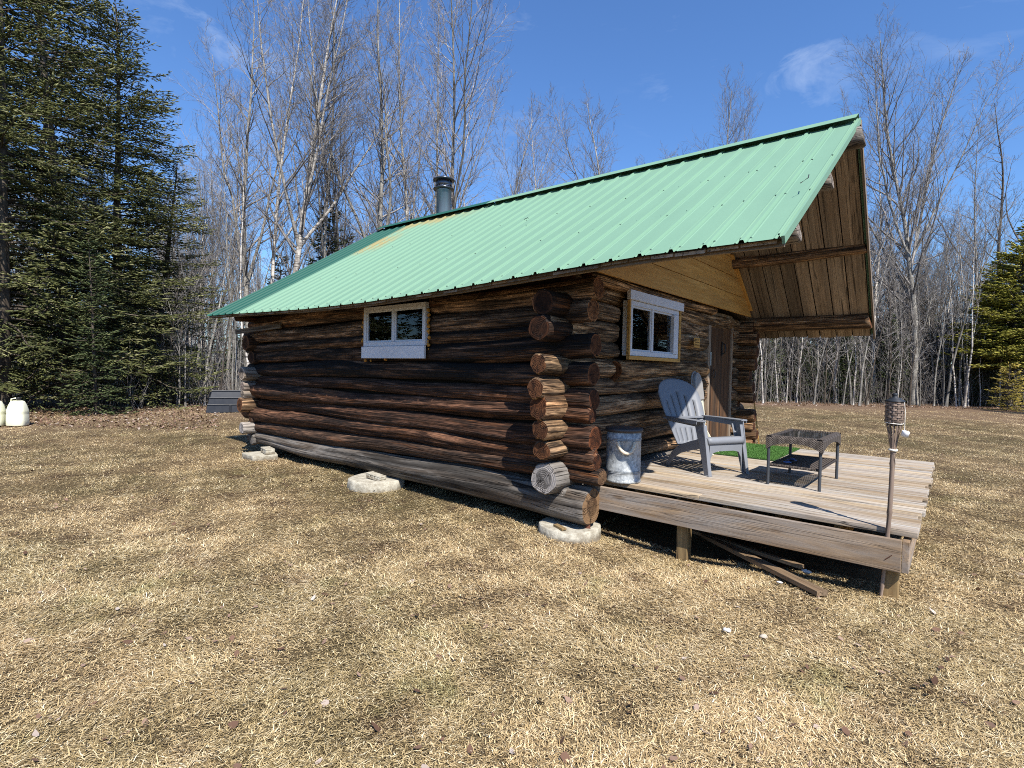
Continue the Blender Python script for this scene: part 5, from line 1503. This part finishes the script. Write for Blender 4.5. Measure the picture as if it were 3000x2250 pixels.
def conifer(seed, H, r, z0, spread, nwh, per, side_gap, shoot, mat, barkm, droop=0.35, fat=0.020, top_pow=0.8, density=1.0, bare=0.12):
    R = np.random.RandomState(seed)
    tr, br = Tubes(), Tubes()
    pts, rad, _ = grow(R, np.zeros(3), (0, 0, 1), H, r, 0.02, 16, 0.012, 0.03)
    tr.add(pts, np.linspace(r, 0.015, 17), 9, 0.5)
    P, D, Ls, Rs, Rv = [], [], [], [], []
    for wz in range(nwh):
        z = z0 + (H - z0) * (wz / nwh) ** 0.95
        tz = z / H
        for b_ in range(per):
            az = R.uniform(0, 2 * np.pi)
            L_ = spread * (1 - tz) ** top_pow * R.uniform(0.70, 1.15) + 0.12
            dd = np.array([math.cos(az), math.sin(az), R.uniform(0.0, 0.25) + 0.5 * tz - 0.05])
            p0 = np.array([pts[int(tz * 16)][0], pts[int(tz * 16)][1], z + R.uniform(-0.1, 0.1)])
            ns = 9; pp = [p0]; d = dd / np.linalg.norm(dd)
            for i in range(ns):
                f = i / ns
                d = d + np.array([0, 0, (-droop * 0.28 if f < 0.55 else droop * 0.42)]) * (1 - tz * 0.7) + R.normal(0, 0.04, 3); d /= np.linalg.norm(d); pp.append(pp[-1] + d * L_ / ns)
            pp = np.array(pp); br.add(pp, np.linspace(0.010 + 0.008 * L_, 0.004, ns + 1), 4, R.uniform())
            brv = R.uniform(-0.25, 0.25)
            nsd = max(3, int(L_ / side_gap * density))
            for q in range(nsd):
                t = bare + (1 - bare) * (q + R.uniform()) / nsd
                x = min(t * ns, ns - 0.01); i = int(x); p = pp[i] + (pp[i + 1] - pp[i]) * (x - i); d = pp[i + 1] - pp[i]; d = d / np.linalg.norm(d)
                lat = np.cross(d, (0, 0, 1.0)); lat /= np.linalg.norm(lat) + 1e-9
                sg = 1 if q % 2 else -1
                Ll = (0.14 + 0.34 * L_ * 0.5 * (1 - t) ** 0.8 + 0.10 * min(1, L_)) * R.uniform(0.6, 1.15)
                sd = lat * sg * R.uniform(0.6, 1.0) + d * R.uniform(0.5, 0.9) + np.array([0, 0, R.uniform(-0.30, 0.12)])
                sd /= np.linalg.norm(sd)
                m = max(2, int(Ll / shoot * 1.7))
                for w_ in range(m):
                    u = (w_ + R.uniform(0, 0.6)) / m
                    bp = p + sd * Ll * u + np.array([0, 0, -0.05 * u * Ll])
                    sl = np.cross(sd, (0, 0, 1.0)) * (1 if w_ % 2 else -1)
                    d3 = sd * R.uniform(0.6, 1.0) + sl * R.uniform(0.3, 0.9) + np.array([0, 0, R.uniform(-0.25, 0.25)])
                    P.append(bp); D.append(d3); Ls.append(shoot * R.uniform(0.7, 1.3)); Rs.append(fat * R.uniform(0.7, 1.2))
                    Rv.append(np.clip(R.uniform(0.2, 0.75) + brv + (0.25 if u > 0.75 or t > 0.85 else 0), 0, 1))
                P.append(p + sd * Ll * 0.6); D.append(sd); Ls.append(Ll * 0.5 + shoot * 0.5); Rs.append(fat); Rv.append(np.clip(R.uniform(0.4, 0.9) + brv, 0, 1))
            P.append(pp[-2]); D.append(d); Ls.append(shoot * 2); Rs.append(fat * 1.1); Rv.append(0.95)
    me = spindles(np.array(P), np.array(D), np.array(Ls), np.array(Rs), np.array(Rv), mat, "needles")
    return tr.mesh("trunk", barkm), br.mesh("boughs", barkm), me
PARTS3 = ("trunk", "boughs", "needles")
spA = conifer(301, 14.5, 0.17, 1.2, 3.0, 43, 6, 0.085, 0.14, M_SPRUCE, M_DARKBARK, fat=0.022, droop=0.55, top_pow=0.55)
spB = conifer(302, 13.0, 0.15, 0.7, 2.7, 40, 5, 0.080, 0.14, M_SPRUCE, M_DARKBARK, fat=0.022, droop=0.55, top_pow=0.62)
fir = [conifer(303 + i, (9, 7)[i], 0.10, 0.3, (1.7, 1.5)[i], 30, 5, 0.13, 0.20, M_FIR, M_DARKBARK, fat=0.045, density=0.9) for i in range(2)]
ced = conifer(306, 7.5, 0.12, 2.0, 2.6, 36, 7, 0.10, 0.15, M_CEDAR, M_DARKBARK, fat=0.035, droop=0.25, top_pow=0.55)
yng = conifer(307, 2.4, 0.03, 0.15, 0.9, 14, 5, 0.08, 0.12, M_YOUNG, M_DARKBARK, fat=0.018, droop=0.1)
def cplace(me, px, dep, sc, rz, nm, lab, grp=None, lean=(0, 0)):
    g = ground_at(px, dep); place_tree(nm, me, g, rz, sc, lab, grp, lean, PARTS3)
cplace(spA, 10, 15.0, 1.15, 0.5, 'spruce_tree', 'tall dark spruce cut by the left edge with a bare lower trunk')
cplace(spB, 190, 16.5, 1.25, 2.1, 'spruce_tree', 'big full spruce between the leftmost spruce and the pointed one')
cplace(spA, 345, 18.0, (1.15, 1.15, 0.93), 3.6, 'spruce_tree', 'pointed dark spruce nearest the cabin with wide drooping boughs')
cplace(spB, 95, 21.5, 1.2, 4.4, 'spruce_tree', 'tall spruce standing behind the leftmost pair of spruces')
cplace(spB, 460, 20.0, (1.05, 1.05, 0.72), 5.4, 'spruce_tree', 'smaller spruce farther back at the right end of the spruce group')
cplace(fir[0], 280, 15.0, 0.55, 1.0, 'spruce_tree', 'low young spruce in the shade under the big left spruces')
cplace(ced, 2950, 28.2, (1.3, 1.3, 1.12), 0.6, 'evergreen_tree', 'dense yellow green evergreen at the right edge, lit by the sun')
cplace(ced, 3085, 30.0, 1.5, 2.6, 'evergreen_tree', 'taller yellow green evergreen half outside the right edge')
cplace(yng, 2955, 25.2, 0.95, 1.0, 'young_evergreen', 'small golden green evergreen bush at the wood edge below the big one')
R = random.Random(77)
for i in range(56):
    px = R.uniform(2190, 3100); dep = R.uniform(30.5, 44)
    cplace(fir[i % 2], px, dep, R.uniform(0.35, 0.95), R.uniform(0, 6.28), 'fir_tree', 'dark fir among the bare trees beyond the deck', 'dark firs beyond the deck')
for i in range(16):
    px = R.uniform(2210, 2950); dep = R.uniform(28.8, 32)
    cplace(fir[i % 2], px, dep, R.uniform(0.25, 0.6), R.uniform(0, 6.28), 'fir_tree', 'dark fir among the bare trees beyond the deck', 'dark firs beyond the deck')
for i in range(20):
    px = R.uniform(400, 1250); dep = R.uniform(25, 42)
    cplace(fir[i % 2], px, dep, R.uniform(0.6, 1.05), R.uniform(0, 6.28), 'fir_tree', 'dark fir among the bare trees behind the back of the cabin', 'dark firs behind the cabin')
for i in range(8):
    px = R.uniform(-80, 420); dep = R.uniform(21, 32)
    cplace(fir[i % 2], px, dep, R.uniform(0.5, 0.9), R.uniform(0, 6.28), 'fir_tree', 'dark fir deep in the woods behind the left spruces', 'dark firs behind the spruces')

R = random.Random(5)
for i in range(26):
    if i < 15: x, y = R.uniform(17, 26), R.uniform(-14, 34)
    else: x, y = R.uniform(-40, 16), R.uniform(-26, -19)
    place_tree('fir_tree', fir[i % 2] if i % 3 else spB, (x, y), R.uniform(0, 6.28), R.uniform(0.8, 1.1) if i % 3 else 0.65, 'dark evergreen across the clearing, seen only as a reflection in the window glass', 'evergreens across the clearing', (0, 0), PARTS3)
for i in range(30):
    place_tree('fir_tree', fir[i % 2] if i % 3 else spB, (R.uniform(9.5, 19), R.uniform(24, 38)) if i < 20 else (R.uniform(-28, -17), R.uniform(-20, -3)), R.uniform(0, 6.28), 1.0, 'dark evergreen across the clearing, seen only as a reflection in the window glass', 'evergreens across the clearing', (0, 0), PARTS3)

# --- brush (uncountable twiggy undergrowth) and the far wood
def brush(n, zones, mat, name, hmax, seed, rr=0.006):
    R = np.random.RandomState(seed); tb_ = Tubes()
    for i in range(n):
        z = zones[i % len(zones)]
        px = R.uniform(z[0], z[1]); dep = z[2] + (z[3] - z[2]) * R.uniform() ** 1.4
        g = ground_at(px, dep); h = hmax * R.uniform(0.3, 1.0)
        d = np.array([R.normal(0, 0.28), R.normal(0, 0.28), 1.0])
        p, r_, _ = grow(R, np.array([g.x, g.y, -0.05]), d, h, rr * R.uniform(0.7, 1.6), rr * 0.4, 5, 0.09, 0.02)
        tb_.add(p, r_, 3, R.uniform())
        for q in range(3):
            j = R.randint(1, 5); c, cr, _ = grow(R, p[j], side_dir(R, np.array([0, 0, 1.0]), R.uniform(0.4, 1.1)), h * R.uniform(0.2, 0.45), rr * 0.6, rr * 0.3, 3, 0.12, 0.03)
            tb_.add(c, cr, 3, R.uniform())
    o = bpy.data.objects.new(name, tb_.mesh(name, mat)); COL.objects.link(o)
    tag(o, "tangle of bare brush and dead stems along the foot of the woods", "undergrowth", kind="stuff")
brush(2300, [(2190, 3100, 28, 38), (2190, 2800, 28, 34), (380, 800, 18.5, 30), (-80, 420, 16.5, 27), (2700, 3100, 29.5, 36)], M_TWIG, "undergrowth", 2.8, 5)
def far_wood():
    R = np.random.RandomState(9); tb_ = Tubes()
    for i in range(1500):
        px = R.uniform(-250, 3300); dep = R.uniform(44, 75)
        g = ground_at(px, dep); h = R.uniform(6, 13)
        p, r_, _ = grow(R, np.array([g.x, g.y, 0]), (R.normal(0, .04), R.normal(0, .04), 1), h, 0.07, 0.015, 6, 0.03, 0.02)
        tb_.add(p, r_, 3, R.uniform())
        for q in range(14):
            j = R.randint(2, 6); c, cr, _ = grow(R, p[j], side_dir(R, np.array([0, 0, 1.0]), R.uniform(0.3, 0.8)), h * R.uniform(0.12, 0.28), 0.016, 0.007, 3, 0.12, 0.06)
            tb_.add(c, cr, 3, R.uniform())
    o = bpy.data.objects.new("far_woods", tb_.mesh("far_woods", M_TWIG)); COL.objects.link(o)
    tag(o, "far mass of bare grey woods filling the gaps between nearer trees", "woods", kind="stuff")
    n = 60000
    px = R.uniform(-250, 3300, n); dep = R.uniform(42, 70, n)
    P = np.array([tuple(ground_at(a, b)) for a, b in zip(px, dep)])
    base = 3.2 + 2.2 * np.sin(px * 0.013) * np.sin(px * 0.0051 + 1) + 1.2 * np.sin(px * 0.047)
    P[:, 2] = R.uniform(0, 1, n) ** 1.1 * np.clip(base, 1.5, 9)
    D = R.normal(0, 1, (n, 3)); D[:, 2] *= 0.4
    me = spindles(P, D, R.uniform(0.5, 1.1, n), R.uniform(0.10, 0.2, n), R.uniform(0, 0.8, n), M_FIR, "far_evergreens")
    o = bpy.data.objects.new("far_evergreens", me); COL.objects.link(o)
    tag(o, "far mass of dark evergreens seen low between the bare trees", "woods", kind="stuff")
far_wood()

# --- dry grass
def grass_mat():
    k = NT("dry_grass", 0.8, 0.15); r = k.attr("rnd", 'Fac'); c = k.coords()
    a = k.noise(c, 0.45, 5, 0.6); b = k.noise(c, 2.4, 6, 0.65); g = k.noise(k.map(c, (1, 1, 1), loc=(7, 3, 0)), 1.1, 5, 0.65)
    straw = k.ramp(r, [(0.0, (0.085, 0.058, 0.032)), (0.35, (0.43, 0.30, 0.145)), (0.75, (0.70, 0.53, 0.29)), (1.0, (0.86, 0.74, 0.50))])
    brown = k.ramp(r, [(0.0, (0.04, 0.024, 0.014)), (0.6, (0.28, 0.165, 0.09)), (1.0, (0.72, 0.58, 0.40))])
    olive = k.ramp(r, [(0.0, (0.065, 0.050, 0.022)), (0.35, (0.27, 0.21, 0.09)), (0.75, (0.52, 0.42, 0.22)), (1.0, (0.78, 0.69, 0.47))])
    col = k.mix(k.ramp(a, [(0.44, 0.0), (0.62, 0.6)]), straw, olive)
    col = k.mix(k.ramp(b, [(0.52, 0.0), (0.68, 0.45)]), col, brown)
    green = k.mix(k.math('MULTIPLY', k.ramp(g, [(0.60, 0.0), (0.70, 1.0)]), 0.42), col, k.mix(r, (0.05, 0.06, 0.015), (0.30, 0.33, 0.09)))
    k.color(green)
    return k.m
M_GRASS = grass_mat()
def grass(n_total=1400000):
    # density falls with distance from the viewpoint; blades widen slightly with it
    dep = 1.55 * (24.0 / 1.55) ** (nrs.uniform(0, 1, n_total) ** 0.80)
    u = nrs.uniform(-1.06, 1.06, n_total)
    fwd = np.array([-0.642, 0.766]); rgt = np.array([0.766, 0.642])
    XY = fwd[None] * dep[:, None] + rgt[None] * (u * dep * 0.9675)[:, None]
    x, y = XY[:, 0], XY[:, 1]
    inside = (x > -9.1) & (x < -2.75) & (y > 4.45) & (y < 9.1)
    inside |= (x > -2.7) & (x < -0.35) & (y > 4.65) & (y < 8.1)
    inside |= (np.hypot(x + 2.75, y - 4.18) < 0.29) | (np.hypot(x + 5.52, y - 3.98) < 0.36) | ((np.abs(x + 8.5) < 0.28) & (np.abs(y - 3.92) < 0.24))
    clump = np.sin(x * 5.1 + 1.7 * np.sin(y * 3.3)) * np.sin(y * 4.7 + 1.3 * np.sin(x * 4.1)) + 0.6 * np.sin(x * 13.3 + y * 7.7) * np.sin(y * 11.9 - x * 5.3)
    keep = ~inside & (nrs.uniform(-1.5, 1.3, n_total) < 0.6 * clump + 0.75)
    x, y, dep, clump = x[keep], y[keep], dep[keep], clump[keep]; n = len(x)
    P = np.stack([x, y, ground_z(x, y) + nrs.uniform(-0.004, 0.016, n)], 1)
    Ln = nrs.uniform(0.016, 0.050, n) * (1 + 0.25 * clump) * (1 + 0.015 * dep); W = nrs.uniform(0.0010, 0.0034, n) * (1 + 0.08 * dep)
    lean = np.clip(nrs.normal(1.41, 0.22, n), 0.1, 1.62)
    flow = 2.4 * np.sin(x * 0.9 + 1.1 * np.sin(y * 0.7)) + 1.8 * np.sin(y * 1.3 + 0.5) + 2.2 * np.sin(x * 3.7) * np.sin(y * 4.3)
    az = flow + nrs.normal(0, 1.3, n)
    rv = np.clip(nrs.beta(1.0, 1.25, n) + 0.08 * clump, 0, 1)
    me = blades(P, Ln, W, lean, M_GRASS, "grass", rv, az)
    o = bpy.data.objects.new("grass", me); COL.objects.link(o)
    tag(o, "matted dry straw coloured grass covering the lawn", "grass", kind="stuff")
grass()
# fallen leaves
def leaves():
    k = NT("dead_leaves", 0.8, 0.2); r = k.attr("rnd", 'Fac')
    k.color(k.ramp(r, [(0.0, (0.06, 0.032, 0.02)), (0.4, (0.15, 0.085, 0.055)), (0.8, (0.27, 0.18, 0.13)), (1.0, (0.42, 0.36, 0.31))]))
    V = []; F = []; rv = []
    R = np.random.RandomState(3)
    spots = []
    for i in range(750):
        dep = 1.9 * (13 / 1.9) ** R.uniform(); u = R.uniform(-1.05, 1.05)
        spots.append((np.array([-0.642, 0.766]) * dep + np.array([0.766, 0.642]) * u * dep * 0.9675, 0.010, 0.027))
    for i in range(9000):
        if i % 2: px = R.uniform(2200, 3080); dep = R.uniform(25.5, 31)
        else: px = R.uniform(-60, 640); dep = R.uniform(11.8, 20)
        g = ground_at(px, dep); spots.append((np.array([g.x, g.y]), 0.022, 0.048))
    for (xy, s0, s1) in spots:
        x, y = xy
        if (-8.9 < x < -2.5 and 3.9 < y < 9) or (-2.7 < x < -0.1 and 4.3 < y < 8.3): continue
        s = R.uniform(s0, s1); az = R.uniform(0, 6.28)
        tilt = R.normal(0, 0.35, 2); z0 = float(ground_z(x, y)) + R.uniform(0.004, 0.028)
        out = [(1, 0), (0.45, 0.38), (0.1, 0.55), (-0.5, 0.42), (-0.9, 0.0), (-0.5, -0.42), (0.1, -0.5), (0.5, -0.33)]
        b = len(V)
        V.append((x, y, z0))
        for a_, b__ in out:
            a2 = a_ * R.uniform(0.8, 1.2); b2 = b__ * R.uniform(0.8, 1.2)
            X = s * (a2 * math.cos(az) - b2 * math.sin(az)); Y = s * (a2 * math.sin(az) + b2 * math.cos(az))
            V.append((x + X, y + Y, z0 + X * tilt[0] + Y * tilt[1] + s * 0.35 * (a2 * a2 * 0.5 + b2 * b2) * R.uniform(0.2, 1.2)))
        for q in range(8): F.append((b, b + 1 + q, b + 1 + (q + 1) % 8))
        rv += [R.uniform()] * 9
    me = np_mesh("fallen_leaves", np.array(V), None, np.array(F), k.m, {"rnd": rv})
    o = bpy.data.objects.new("fallen_leaves", me); COL.objects.link(o)
    tag(o, "scattered curled brown leaves on the grass and along the wood edge", "leaves", kind="stuff")
leaves()
